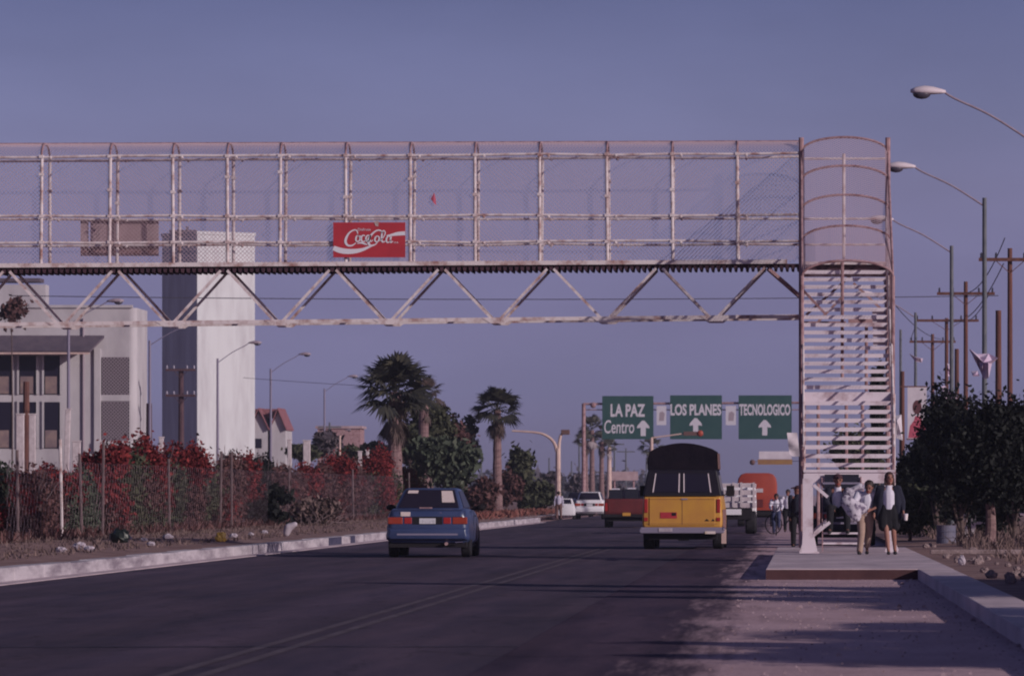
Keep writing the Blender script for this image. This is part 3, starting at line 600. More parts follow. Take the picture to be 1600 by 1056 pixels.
def utility(px, ytop, yarm, Yd, wpx, label, mat, r=.115, ins=True, h2=None, x0=None):
    X = PX(px, Yd); s = F / Yd; t = thing('utility_pole', label, 'utility pole', (X, Yd, .1), 0, None)
    h = PZ(ytop, Yd) - .1; MB().tube((0, 0, 0), (0, 0, h), r, r * .75, 10).build('pole', mat, t)
    for ya in (yarm if isinstance(yarm, (list, tuple)) else [yarm]):
        if ya is None: continue
        za = PZ(ya, Yd) - .1; hw_ = wpx / 2 / s
        arm = MB().box(-hw_, -.17 - r, za - .06, hw_, -.05 - r * .3, za + .06).build('crossarm', mat, t)
        if ins:
            for q in (-.92, -.45, .45, .92): MB().lathe([(.02, 0), (.055, .03), (.03, .09), (.05, .12), (.02, .2)], (q * hw_, -.1 - r, za + .06), 8).build('insulator', m_insul if mat is m_wood2 else m_cable, t)
        MB().tube((-hw_ * .5, -.1 - r, za), (0, -r, za - .5), .018, n=4).tube((hw_ * .5, -.1 - r, za), (0, -r, za - .5), .018, n=4).build('arm_brace', mat, t)
    return t
utility(1578, 388, 406, 196, 98, 'tall wooden pole at the right edge with a wide crossarm', m_wood)
utility(1509, 440, 459, 230, 90, 'brown wooden pole with a wide crossarm, nearest one fully in view', m_wood)
utility(1479, 497, 501, 266, 100, 'wooden pole with level crossarm behind the nearest full one', m_wood)
utility(1457, 522, 534, 292, 72, 'farthest wooden crossarm pole left of the others', m_wood)
utility(1560, 485, None, 168, 0, 'bare reddish brown pole stub rising from the dark tree at right edge', m_wood, .12)
utility(1410, 580, None, 215, 0, 'short brown pole between stair tower and portrait banner', m_wood, .11)
utility(1495, 545, None, 240, 0, 'short red brown stump pole between two crossarm poles', m_wood, .13)
utility(283, 576, [578, 618], 300, 46, 'dark wooden power pole before the shaded face of the tall tower', m_wood2, .19)
utility(41, 596, None, 262, 0, 'bare brown pole in front of the building windows at far left', m_wood, .2)
utility(233, 630, None, 280, 0, 'short thick dark pole beside the corner of the white building', m_wood2, .2)
G3 = 'distant poles along the road ahead'
for i, (px, yt, Y) in enumerate(((905, 690, 620), (960, 688, 600), (978, 700, 640), (893, 720, 760), (1010, 715, 700), (858, 715, 690), (515, 660, 500), (560, 690, 620), (752, 700, 600))):
    X = PX(px, Y); t = thing('distant_pole', 'thin far pole against the sky, %s' % ['left of the distant palm cluster', 'between cluster palms and gantry sign', 'under the right half of the left green sign', 'faint, nearest the cream signal pole', 'beside the black canvas top', 'left of the cream signal pole', 'beyond the white stub posts', 'over the hedge left of the big palm', 'left of the second palm trunk'][i], 'pole', (X, Y, .1), 0, G3)
    MB().tube((0, 0, 0), (0, 0, PZ(yt, Y) - .1), .13, .09, 6).build('pole', m_pole, t)
    if i in (1, 2, 6): MB().box(-1.1, -.1, PZ(yt, Y) - .6, 1.1, .1, PZ(yt, Y) - .45).build('crossarm', m_pole, t)
def wire(name, label, a, b, sag, r=.012, n=14, group=None):
    a = Vector(a); b = Vector(b); mb = MB(); pts = []
    for i in range(n + 1): u = i / n; p = a.lerp(b, u); p.z -= 4 * sag * u * (1 - u); pts.append(p - a)
    mb.path(pts, r, 4); o = mb.build(name, m_cable, loc=a); tag(o, label, 'cable', group); return o
wire('power_cable', 'overhead cable crossing behind the truss of the footbridge', P(20, 462, 250), P(1560, 462, 260), .18, .028, 24)
wire('power_cable', 'thin cable sloping down above the left hedge toward the far lamps', P(380, 590, 330), P(640, 606, 330), .05, .02)
wire('power_cable', 'slack cable dropping from the tall pole at the right edge', P(1570, 372, 196), P(1508, 458, 230), .5, .02)
wire('power_cable', 'slack cable from the edge crossarm down to the second crossarm pole', P(1568, 412, 196), P(1480, 500, 266), .8, .02)
wire('power_cable', 'lower cable between the two middle crossarm poles', P(1545, 460, 230), P(1500, 502, 266), .4, .018)
wire('power_cable', 'cable from the middle crossarm to the farthest crossarm pole', P(1432, 502, 266), P(1422, 530, 292), .1, .018)
wire('power_cable', 'cable running from the stair tower to the near crossarm poles', P(1400, 478, 240), P(1470, 530, 292), .3, .018)

# ---------------------------------------------------------------- gantry signs, signals, banner
GY = 393.; gs = F / GY
gan = thing('sign_gantry', 'grey road gantry spanning the far road and carrying three green signs', 'gantry', (PX(912, GY), GY, 0))
ox = PX(912, GY)
MB().tube((0, 0, 0), (0, 0, PZ(630, GY)), .16, .14, 10).build('post', m_rust, gan); MB().tube((PX(1256, GY) - ox, 0, 0), (PX(1256, GY) - ox, 0, PZ(630, GY)), .16, .14, 10).build('post', m_rust, gan)
MB().tube((0, 0, PZ(631, GY)), (PX(1256, GY) - ox, 0, PZ(629, GY)), .09, n=8).tube((0, 0, PZ(640, GY)), (PX(1256, GY) - ox, 0, PZ(640, GY)), .04, n=6).build('beam', m_rust, gan)
MB().ball((PX(927, GY) - ox, -.2, PZ(633, GY)), .22).build('lamp', m_rust, gan)
def gsign(x0, x1, y0, y1, label, texts, arrow):
    Y = GY - .3; t = thing('road_sign', label, 'road sign', (PX(x0, Y), Y, PZ(y1, Y)), 0, 'green road signs on the gantry'); s = F / Y; W_ = (x1 - x0) / s; H_ = (y1 - y0) / s
    MB().box(0, -.03, 0, W_, .03, H_).build('panel', m_green, t)
    fr = MB()
    for b in ((0, 0, W_, .05), (0, H_ - .05, W_, H_), (0, .05, .05, H_ - .05), (W_ - .05, .05, W_, H_ - .05)): fr.box(b[0], -.034, b[1], b[2], -.031, b[3])
    fr.build('border', m_green, t)
    for body, tx0, tx1, ty0, ty1, sh, bo in texts:
        q = text_mb(body, (tx1 - tx0) / s, (ty1 - ty0) / s, sh, bo); shift(q, (tx0 - x0) / s, -.036, (y1 - ty1) / s); q.build('lettering', m_sigl, t)
    ax, ay0, ay1 = arrow; c = (ax - x0) / s; b_ = (y1 - ay1) / s; tt = (y1 - ay0) / s; k = 1 / s
    MB().prism([(c - 4 * k, -.04, b_), (c + 4 * k, -.04, b_), (c + 4 * k, -.04, tt - 11 * k), (c + 10 * k, -.04, tt - 12 * k), (c + 9 * k, -.04, tt - 8 * k), (c + 2 * k, -.04, tt), (c - 2 * k, -.04, tt), (c - 9 * k, -.04, tt - 8 * k), (c - 10 * k, -.04, tt - 12 * k), (c - 4 * k, -.04, tt - 11 * k)], (0, .004, 0)).build('arrow', m_sigl, t)
    for xx in (.25 * W_, .75 * W_): MB().box(xx - .04, .031, .3, xx + .04, .1, H_ - .1).build('bracket', m_rust, t)
gsign(941, 1021, 618.5, 686, 'green road sign reading LA PAZ Centro with an up arrow', [('LA PAZ', 954, 1008, 631, 651, 0, .035), ('Centro', 944, 991, 656, 677, .1, .01)], (1005, 657, 681))
gsign(1047, 1128, 617.5, 686, 'green road sign reading LOS PLANES with an up arrow', [('LOS PLANES', 1047.5, 1127, 631, 649, 0, .035)], (1087, 653, 677))
gsign(1154, 1237, 617.5, 686, 'green road sign reading TECNOLOGICO with an up arrow', [('TECNOLOGICO', 1155, 1235, 631, 649, 0, .035)], (1195, 656, 680))
for x0, x1, y0, y1, lb in ((1026, 1041, 634, 664, 'small white plate on the gantry between the LA PAZ and LOS PLANES signs'), (1134, 1150, 634, 664, 'small white plate on the gantry between the LOS PLANES and TECNOLOGICO signs')):
    Y = GY - .25; t = thing('route_plate', lb, 'sign', (PX(x0, Y), Y, PZ(y1, Y)), 0, 'white plates on the gantry'); s = F / Y
    MB().box(0, -.02, 0, (x1 - x0) / s, .02, (y1 - y0) / s).build('panel', m_sigl, t); W_ = (x1 - x0) / s; H_ = (y1 - y0) / s
    MB().prism([(W_ * .25, -.026, H_ * .22), (W_ * .75, -.026, H_ * .22), (W_ * .85, -.026, H_ * .6), (W_ * .6, -.026, H_ * .72), (W_ * .3, -.026, H_ * .65)], (0, .004, 0)).build('emblem', m_latt, t)
# cream signal pole on the left kerb
SY = 275.; t = thing('signal_pole', 'cream traffic signal pole at the left kerb with an arm curving left', 'traffic light', (PX(872, SY), SY, .15)); bX = PX(872, SY)
MB().tube((0, 0, 0), (0, 0, PZ(700, SY) - .15), .15, .13, 10).build('pole', m_cream, t)
q = [P(a, b, SY) - Vector((bX, SY, .15)) for a, b in ((870, 705), (867, 694), (860, 685), (848, 678), (832, 675), (800, 673))]; MB().path([tuple(p) for p in smoothpts([tuple(v) for v in q], 4)], .10, 8, .05).build('arm', m_cream, t)
q = [P(a, b, SY) - Vector((bX, SY, .15)) for a, b in ((873, 705), (874, 690), (876, 680), (881, 675))]; MB().path([tuple(v) for v in q], .09, 8, .07).build('arm', m_cream, t)
c = P(884, 675, SY) - Vector((bX, SY, .15)); MB().box(c.x - .24, -.15, c.z - .13, c.x + .2, .15, c.z + .13).build('signal_head', m_brown, t, bevel=.03)
SY = 330.; bX = PX(1018, SY); t = thing('signal_pole', 'horizontal traffic light on an arm above the black canvas top', 'traffic light', (bX, SY, .0))
MB().tube((0, 0, 0), (0, 0, PZ(684, SY)), .14, .1, 10).build('pole', m_cream, t); MB().path([(0, 0, PZ(684, SY)), (PX(1062, SY) - bX, 0, PZ(678, SY)), (PX(1098, SY) - bX, 0, PZ(677, SY))], .05, 8).build('arm', m_cream, t)
MB().box(PX(1068, SY) - bX, -.14, PZ(680.5, SY), PX(1099, SY) - bX, .12, PZ(674, SY)).build('signal_head', m_brown, t, bevel=.02)
MB().ball((PX(1094, SY) - bX, -.12, PZ(677, SY)), .2, sc=(1, .5, 1)).build('signal_lens', m_org, t, smooth=True)
BYY = 300.; bX = PX(1172, BYY); t = thing('street_banner', 'white over yellow banner hanging over the road below the right green sign', 'banner', (bX, BYY, PZ(726, BYY)))
s = F / BYY; MB().box(14 / s, -.01, 9 / s, 65 / s, .01, 21 / s).build('white_cloth', m_banner, t); MB().box(12 / s, -.02, .5 / s, 66 / s, .0, 8.5 / s).build('yellow_cloth', m_ybrn, t)
MB().ball((1 / s + .1, 0, 4 / s), .16).build('lamp', m_brown, t); MB().tube((0, 0, 5 / s), (80 / s, 0, 6 / s), .02, n=4).build('cord', m_cable, t)
MB().tube((84 / s, 0, -PZ(726, BYY)), (84 / s, 0, 1.), .1, n=8).build('post', m_rust, t)
# ---------------------------------------------------------------- buildings
BYL = 300.; s = F / BYL
bld = thing('white_building', 'pale stucco building at far left with dark awning and two lattice windows', 'building', (PX(228, BYL), BYL, .17)); bX = PX(228, BYL)
def q3(px, py, dy=0): return (PX(px, BYL) - bX, dy, PZ(py, BYL) - .17)
def rect(mb, x0, y0, x1, y1, d0, d1): a = q3(x0, y1, d0); b = q3(x1, y0, d1); return mb.box(a[0], a[1], a[2], b[0], b[1], b[2])
H = q3(0, 481)[2]
mb = MB(); ol = [(-14., 0), (-.95, 0)] + [(-.95 + .42 * math.sin(a), .42 - .42 * math.cos(a)) for a in [math.pi / 2 * i / 6 for i in range(1, 7)]] + [(-.53, 5), (-14, 5)]
mb.prism([(x, y, 0) for x, y in ol], (0, 0, H)); wl = mb.build('wall', m_white, bld); MB().box(-14.05, -.12, H + .003, -.75, .2, H + .16).build('parapet_cap', m_white, bld); MB().tube((-3.55, -.08, 0), (-3.55, -.08, H - .6), .06, n=8).build('downpipe', m_latt, bld)
rect(MB(), -200, 441, 58, 482, 3.4, 4.8).build('upper_block', m_white, bld); rect(MB(), -200, 431, 50, 437, 3.2, 4.9).build('roof_slab', m_awn, bld)
mb = MB(); rect(mb, 147, 545, 158, 705, -.16, -.003); rect(mb, 147, 690, 206, 706, -.22, -.003); rect(mb, 152, 617, 204, 627, -.10, -.003); mb.build('raised_trim', m_white, bld, bevel=.03)
for y0, y1 in ((558, 617), (628, 687)):
    w_ = rect(MB(), 159, y0, 202, y1, -.03, -.003).build('lattice_window', m_glassd, bld); mb = MB(); A = q3(159, y1, -.06); B = q3(202, y1, -.06); Cc = q3(202, y0, -.06); D = q3(159, y0, -.06); wire_grid(mb, A, B, Cc, D, .2, .038); mb.build('lattice', m_latt, w_)
for x0, x1, y0, y1 in ((-60, -15, 556, 616), (-8, 22, 556, 616), (27, 60, 556, 616), (66, 97, 556, 616), (27, 60, 628, 700), (66, 97, 628, 700), (-60, -15, 628, 700), (-8, 22, 628, 700)):
    w_ = rect(MB(), x0, y0, x1, y1, -.05, -.003).build('window', m_glassd, bld); mb = MB(); rect(mb, x0, y0 - 2, x0 + 3, y1, -.12, -.06); rect(mb, x1 - 3, y0, x1, y1, -.12, -.06); mb.build('frame', m_white, w_)
    rect(MB(), x0 + 5, y1 - 28, x1 - 8, y1 - 1, -.09, -.055).build('curtain', m_curt, w_)
a0 = q3(-200, 524, 0); a1 = q3(-200, 549, -1.6); b0 = q3(163, 524, 0); b1 = q3(146, 549, -1.6)
MB().add([a0, b0, b1, a1, (a0[0], 0, a0[2] - .15), (b0[0], 0, b0[2] - .15), (b1[0], -1.55, b1[2] - .1), (a1[0], -1.55, a1[2] - .1)], [(0, 3, 2, 1), (4, 5, 6, 7), (0, 1, 5, 4), (1, 2, 6, 5), (2, 3, 7, 6), (3, 0, 4, 7)]).build('awning', m_awn, bld)
MB().box(a1[0], -1.65, a1[2] - .2, b1[0] - .02, -1.56, a1[2] - .1).build('awning_beam', m_cream, bld)

TY = 420.; s = F / TY; tw = thing('concrete_tower', 'tall plain square tower, right face sunlit white and left face in blue shade', 'tower', (PX(308, TY), TY, .17))
cx = 0; wr = 84 / s; wl_ = 65 / s; al = math.atan2(wl_, wr); a = wr / math.cos(al); H = PZ(366, TY) - .17
c0 = (0, 0); c1 = (a * math.cos(al), a * math.sin(al)); c3 = (-a * math.sin(al), a * math.cos(al)); c2 = (c1[0] + c3[0], c1[1] + c3[1])
MB().prism([(*c0, 0), (*c1, 0), (*c2, 0), (*c3, 0)], (0, 0, H)).build('wall', m_tower, tw, bevel=.04)
k = lambda p, e: (p[0] * (1 + e) - c2[0] / 2 * e, p[1] * (1 + e) - c2[1] / 2 * e)
MB().prism([(*k(c0, .02), H + .003), (*k(c1, .02), H + .003), (*k(c2, .02), H + .003), (*k(c3, .02), H + .003)], (0, 0, .25)).build('coping', m_tower, tw)
MB().box(-2.4, 1.6, H + .25, -.3, 3.4, H + .42).box(-1.1, 1.8, H + .2, -.9, 2., H + .7).build('roof_hatch', m_awn, tw)
HY = 450.; s = F / HY; ho = thing('gabled_house', 'small white gabled house with a reddish roof right of the tall tower', 'house', (PX(420, HY), HY, .17))
def hq(px, py, d=0): return (PX(px, HY) - PX(420, HY), d, PZ(py, HY) - .17)
mb = MB()
for x0, x1 in ((390, 418), (423, 446)):
    xm = (x0 + x1) / 2; mb.prism([hq(x0, 760), hq(x1, 760), hq(x1, 668), hq(xm, 644), hq(x0, 668)], (0, 6, 0))
mb.build('wall', m_white, ho)
mb = MB()
for x0, x1 in ((388, 421), (421, 448)):
    xm = (x0 + x1) / 2
    for xa, xb in ((x0, xm), (xm, x1)): ya, yb = (672, 640) if xa == x0 else (640, 672); mb.prism([hq(xa, ya, -.4), hq(xb, yb, -.4), hq(xb, yb - 3, -.4), hq(xa, ya - 3, -.4)], (0, 6.8, 0))
a = hq(386, 652, .6); b = hq(436, 638, 5); mb.box(a[0], 2, a[2], b[0], 6.2, b[2]); mb.build('roof', m_roof, ho)
w_ = MB().box(hq(399, 0)[0], -.04, hq(0, 700)[2], hq(409, 0)[0], -.003, hq(0, 685)[2]).build('window', m_glassd, ho)
o = thing('low_house', 'low brownish flat house seen between lamp posts above the hedge', 'house', (PX(528, 520), 520, .17)); s = F / 520
MB().box(-2.0, 0, 0, 2.2, 5, PZ(672, 520)).build('wall', m_rust, o); MB().box(-2.2, -.2, PZ(672, 520) + .003, 2.4, 5.2, PZ(668, 520)).build('roof', m_signb, o)
# short white posts along the boundary
G4 = 'white painted posts behind the hedge'
for i, (x, y0, y1, w_, lb) in enumerate(((31, 648, 705, 12, 'thick white post at the left edge beside the bare brown pole'), (50, 648, 712, 10, 'white post immediately right of the bare brown pole'), (101, 640, 690, 8, 'leaning curved white post by the leftmost lamp post'), (119, 690, 732, 13, 'squat white post right of the leftmost lamp post'),
                              (247, 684, 712, 7, 'small white post at the foot of the shaded tower face'), (452, 688, 712, 6, 'narrow white post right of the gabled house'), (479, 689, 735, 11, 'broad white post between hedge gaps right of the gabled house'), (562, 706, 725, 6, 'small white stub left of the big palm'), (574, 704, 718, 5, 'tiny white stub next to the big palm trunk'))):
    Y = 190. + i * 5; s = F / Y; t = thing('white_post', lb, 'post', (PX(x, Y), Y, .17), 0, G4); h = PZ(y0, Y) - .17; ww = w_ / 2 / s; ln = .12 if i in (2, 4) else 0
    MB().prism([(-ww, 0, 0), (ww, 0, 0), (ww + ln, 0, h), (-ww + ln, 0, h)], (0, .2, 0)).build('post', m_ptr, t, bevel=.02); MB().box(-ww - .02 + ln, -.02, h + .003, ww + .02 + ln, .22, h + .05).build('cap', m_ptr, t)
o = lamp(PX(531, 280), 280, PZ(680, 280), .35, PZ(672, 280), 'short white curved lamp above the hedge left of the big palm', None, (m_cream, m_cream), z0=.17, pr=.07, s=.4)

# ---------------------------------------------------------------- trees and plants
def fan_palm(px, ybase, ycrown, Y, rc, label, seed, skirt=True, trunk_r=.3, fm=m_frond, sm=m_skirt, nf=44, tilt=0., bark=m_bark):
    rg = random.Random(seed); X = PX(px, Y); t = thing('fan_palm', label, 'palm tree', (X, Y, .17)); zc = PZ(ycrown, Y) - .17
    pts = smoothpts([(0, 0, -.1, trunk_r * 1.25), (tilt * .3, 0, zc * .3, trunk_r), (tilt * .7, 0, zc * .7, trunk_r * .85), (tilt, 0, zc, trunk_r * .75)], 5); mb = MB(); secs = []
    for i, p in enumerate(pts):
        rr = p[3] * (1.06 if i % 2 else .97); secs.append([(p[0] + rr * math.cos(a), p[1] + rr * math.sin(a), p[2]) for a in [2 * math.pi * k / 12 for k in range(12)]])
    mb.loft(secs).build('trunk', bark, t)
    def fans(n, emin, emax, mat, nm, rl, dead=False):
        Q = []
        for i in range(n):
            az = 2 * math.pi * (i * .618 + rg.random() * .08); e = R(emin + (emax - emin) * ((i + rg.random()) / n)); L = rc * rl * (.38 + .14 * rg.random())
            d = Vector((math.cos(az) * math.cos(e), math.sin(az) * math.cos(e), math.sin(e))); base = Vector((tilt, 0, zc)) + Vector((0, 0, rg.uniform(-.3, .2) * trunk_r * 2 - (rg.random() * rc * .5 if dead else 0)))
            tip = base + d * L; up = Vector((0, 0, 1)); sd_ = d.cross(up).normalized(); nm_ = sd_.cross(d).normalized(); w_ = .018 * rc
            Q += [base + sd_ * w_, base - sd_ * w_, tip - sd_ * w_ * .6, tip + sd_ * w_ * .6]
            roll = rg.uniform(-.5, .5); sd2 = sd_ * math.cos(roll) + nm_ * math.sin(roll); nb = 15; bl = rc * rl * (.5 + .12 * rg.random())
            for j in range(nb):
                th = R(-78 + 156 * j / (nb - 1)) + rg.uniform(-.05, .05); bd = (d * math.cos(th) + sd2 * math.sin(th)).normalized(); ll = bl * (.72 + .28 * math.cos(th)) * rg.uniform(.85, 1.05)
                nn = d.cross(sd2).normalized(); pw = bd.cross(nn).normalized() * bl * .065; mid = tip + bd * ll * .55 + Vector((0, 0, -.04 * ll)); end = tip + bd * ll + Vector((0, 0, -(.28 if not dead else .5) * ll * (1 if not dead else 1)))
                Q += [tip, mid - pw, end, mid + pw]
        quads(nm, np.array([tuple(v) for v in Q]), mat, t)
    fans(nf, -25, 82, fm, 'crown', 1.)
    if skirt: fans(int(nf * .42), -86, -50, sm, 'dead_fronds', .62, True)
    return t
fan_palm(617, 740, 612, 235, 2.1, 'big fan palm with dark crown behind the hedge left of centre', 1, trunk_r=.34, nf=54)
fan_palm(777, 800, 640, 270, 1.55, 'second fan palm with slim ringed trunk above the kerb', 2, trunk_r=.24, nf=38)
fan_palm(662, 760, 618, 250, 1.25, 'brown skirted palm tucked against the big fan palm', 13, trunk_r=.28, nf=14, fm=m_skirt)
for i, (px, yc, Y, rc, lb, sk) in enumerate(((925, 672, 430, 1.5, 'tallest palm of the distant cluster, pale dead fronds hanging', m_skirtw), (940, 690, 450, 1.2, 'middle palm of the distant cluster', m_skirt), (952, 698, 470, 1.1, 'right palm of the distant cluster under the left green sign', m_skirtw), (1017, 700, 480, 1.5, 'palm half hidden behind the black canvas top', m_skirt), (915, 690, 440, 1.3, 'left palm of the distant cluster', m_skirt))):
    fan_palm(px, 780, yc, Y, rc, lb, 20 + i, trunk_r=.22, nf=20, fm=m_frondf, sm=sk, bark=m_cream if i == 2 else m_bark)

def tree(px, ytop, ybot, hw_px, Y, label, seed, mat, n=4200, name='tree', cat='tree', trunk_mat=m_bark2, z0=.15, size=.14, dx=0, blobs=5, tr=.16, group=None, absX=None):
    rg = random.Random(seed); s = F / Y; X = PX(px, Y) if absX is None else absX; t = thing(name, label, cat, (X, Y, z0), 0, group); zt = PZ(ytop, Y) - z0; zb_ = PZ(ybot, Y) - z0; rw = hw_px / s; cz = (zt + zb_) / 2; rh = (zt - zb_) / 2
    mb = MB(); top = Vector((dx, 0, zb_ + rh * .4)); mb.path(smoothpts([(0, 0, -.1), (dx * .3 + .05, 0, (zb_ + .2) * .5), tuple(top)], 4), tr, 9, tr * .6)
    for k in range(7): a = rg.random() * 6.28; e = Vector((math.cos(a) * rw * .6, math.sin(a) * rw * .5, cz + rg.uniform(-.2, .6) * rh)); b0 = Vector((dx * .8, 0, zb_ + rh * rg.uniform(-.1, .3))); mb.tube(b0, e, tr * .4, tr * .12, 6)
    mb.build('trunk', trunk_mat, t)
    bl = []
    for k in range(blobs):
        a = rg.random() * 6.28; rr = rg.uniform(.2, .55); bl.append(((dx + math.cos(a) * rw * rr, math.sin(a) * rw * .5, cz + rg.uniform(-.45, .45) * rh), (rw * rg.uniform(.45, .62), rw * .5, rh * rg.uniform(.4, .58)), n // blobs))
    leaves('crown', mat, t, bl, size, seed, clump=.4, nclump=22); return t
tree(693, 680, 770, 55, 240, 'rounded grey green bush below the leaning palm', 31, m_leafg, 9000, 'bush', 'bush', size=.17, blobs=9, tr=.1)
tree(672, 612, 740, 36, 256, 'full olive brown tree directly right of the big fan palm', 47, m_leafm, 8000, size=.13, blobs=9)
tree(708, 648, 760, 34, 258, 'brown green tree sloping down to the right behind the grey green bush', 48, m_leafb, 8000, size=.13, blobs=9)
tree(640, 650, 735, 34, 255, 'dense olive bush between the two left palm trunks', 32, m_leafm, 4200, 'bush', 'bush', size=.16, blobs=6, tr=.1)
tree(726, 645, 740, 26, 270, 'dark ragged tree right of the leaning palm', 30, m_leafd, 2600, size=.16)
tree(812, 690, 775, 34, 300, 'dark roadside tree between second palm and signal pole', 33, m_leafm, 5200, size=.16, blobs=7)
tree(790, 725, 800, 26, 290, 'low brown bush at the foot of the second palm', 34, m_leafb, 4200, 'bush', 'bush', size=.15, blobs=6, tr=.06)
tree(838, 745, 805, 34, 300, 'low dull green bush by the kerb left of the signal pole', 35, m_leafm, 4800, 'bush', 'bush', size=.15, blobs=7, tr=.06)
tree(755, 745, 805, 28, 262, 'brown and green bush right of the blue car', 36, m_leafb, 4200, 'bush', 'bush', size=.15, blobs=6, tr=.06)
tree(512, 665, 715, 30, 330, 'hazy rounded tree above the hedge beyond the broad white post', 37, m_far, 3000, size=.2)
tree(548, 690, 722, 30, 330, 'dark clump of tree left of the big palm', 38, m_leafm, 2800, size=.18)
tree(590, 690, 725, 26, 300, 'dark bush at the foot of the big palm', 39, m_leafd, 2600, 'bush', 'bush', size=.17, tr=.06)
tree(470, 690, 722, 28, 320, 'dark tree mass behind the broad white post', 40, m_leafm, 2600, size=.18)
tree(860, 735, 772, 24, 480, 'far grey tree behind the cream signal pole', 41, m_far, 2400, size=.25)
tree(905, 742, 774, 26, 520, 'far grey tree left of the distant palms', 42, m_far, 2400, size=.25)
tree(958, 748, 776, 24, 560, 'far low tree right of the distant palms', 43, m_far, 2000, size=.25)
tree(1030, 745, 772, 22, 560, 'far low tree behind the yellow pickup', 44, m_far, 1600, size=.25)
tree(18, 452, 520, 26, 292, 'sparse yellowish tree before the left building block', 45, m_leafb, 700, size=.15, blobs=8, tr=.05)
# bougainvillea and brush hedge behind the wire fence on the left
hd = [(-5, 722, 80, .4, 'g'), (40, 735, 64, .6, 'b'), (85, 742, 60, .55, 'b'), (128, 728, 64, .5, 'g'), (180, 706, 74, 1., 'r'), (236, 698, 80, 1.1, 'r'), (296, 708, 78, 1.1, 'r'), (350, 712, 60, .7, 'b'), (402, 714, 54, .15, 'd'), (440, 720, 56, .12, 'b'), (492, 724, 64, .35, 'b'), (545, 718, 64, .9, 'b'), (592, 708, 66, 1.2, 'r'), (640, 716, 56, 1.1, 'r')]
HL = {0: 'dusty green brush at the left edge of the hedge', 1: 'brown brush with scattered red bracts left of the tall pale fence post', 2: 'brown brush with red bracts directly behind the tall pale fence post', 3: 'greenish brush between the tall pale fence post and the red bushes', 4: 'red bougainvillea rising under the lattice windows', 5: 'tallest red bougainvillea below the shaded tower face', 6: 'red bougainvillea below the sunlit tower face',
      7: 'browning bougainvillea with few red bracts right of the tower base', 8: 'near black shrub in the hedge gap', 9: 'tall dry brush above the dead brush pile', 10: 'dry brush below the broad white post', 11: 'half red brush left of the scarlet bougainvillea', 12: 'scarlet bougainvillea mound left of the blue car', 13: 'smaller scarlet bougainvillea directly behind the blue car'}
for i, (px, yt, w_, red, ty) in enumerate(hd):
    X = -17.7 + .35 * math.sin(i * 2.1); Y = -X * F / (VX - px); s = F / Y; h = PZ(yt, Y) - .17; rw = w_ / 2 / s * 1.05
    t = thing('bougainvillea' if red > .3 else 'brush', HL[i], 'bush', (X, Y, .17), 0, 'bushes of the hedge behind the wire fence'); rg = random.Random(60 + i)
    mb = MB()
    for k in range(16): a = rg.uniform(-1, 1); mb.path([(a * rw * .4, rg.uniform(-.3, .3), 0), (a * rw * .8, rg.uniform(-.6, .6), h * .5), (a * rw * 1.1 + rg.uniform(-.3, .3), rg.uniform(-.8, .8), h * rg.uniform(.7, 1.05))], .025, 4, .008)
    mb.build('stems', m_stem, t)
    mt = {'g': m_leafg, 'b': m_leafb, 'r': m_leafm, 'd': m_leafd}[ty]
    ln = 9.  # the bush is a stretch of hedge, deeper than wide
    bl = [((rg.uniform(-.5, .5) * rw, rg.uniform(-2.5, 4), h * rg.uniform(.12, .74)), (rw * .62, 2., h * .3), 2100) for k in range(10)]
    leaves('foliage', mt, t, bl, .062, 70 + i, nclump=40)
    if ty != 'd' and ty != 'g' and i < 11:
        leaves('dry_foliage', m_leafb, t, [((rg.uniform(-.5, .5) * rw, rg.uniform(-3, -1.), h * rg.uniform(.12, .5)), (rw * .66, 1., h * .22), 1100) for k in range(7)], .058, 170 + i, nclump=30)
    if red > .1:
        n_ = int((1300 if i < 10 else 1700) * min(1.1, red + .15)); bl = [((rg.uniform(-.55, .55) * rw, rg.uniform(-3., -.8), h * rg.uniform(.28, .92)), (rw * .6, .9, h * .22), n_) for k in range(7)]
        leaves('flowers', m_red, t, bl, .06, 90 + i, nclump=16, clump=.42)
# wire fence in front of it
fx = -16.5; t = thing('wire_fence', 'sagging chain link fence on thin posts along the left verge', 'fence', (fx, 120, .2))
for px in (-40, 28, 97, 128, 160, 265, 344, 362, 450, 552, 640):
    Y = -fx * F / (VX - px); h = 2.3 if px in (97, 130, 160, 344, 362) else 2.0
    MB().tube((0, Y - 120, -.1), (rnd.uniform(-.06, .06), Y - 120, h), .035, n=6).build('post', m_steel if px == 97 else m_stem, t)
Y0 = -fx * F / (VX - 10); Y1 = -fx * F / (VX - 620); mb = MB()
wire_grid(mb, (0, Y0 - 120, .05), (0, Y1 - 120, .05), (0, Y1 - 120, 1.8), (0, Y0 - 120, 1.8), .5, .0022); mb.build('chain_link', m_wire, t)
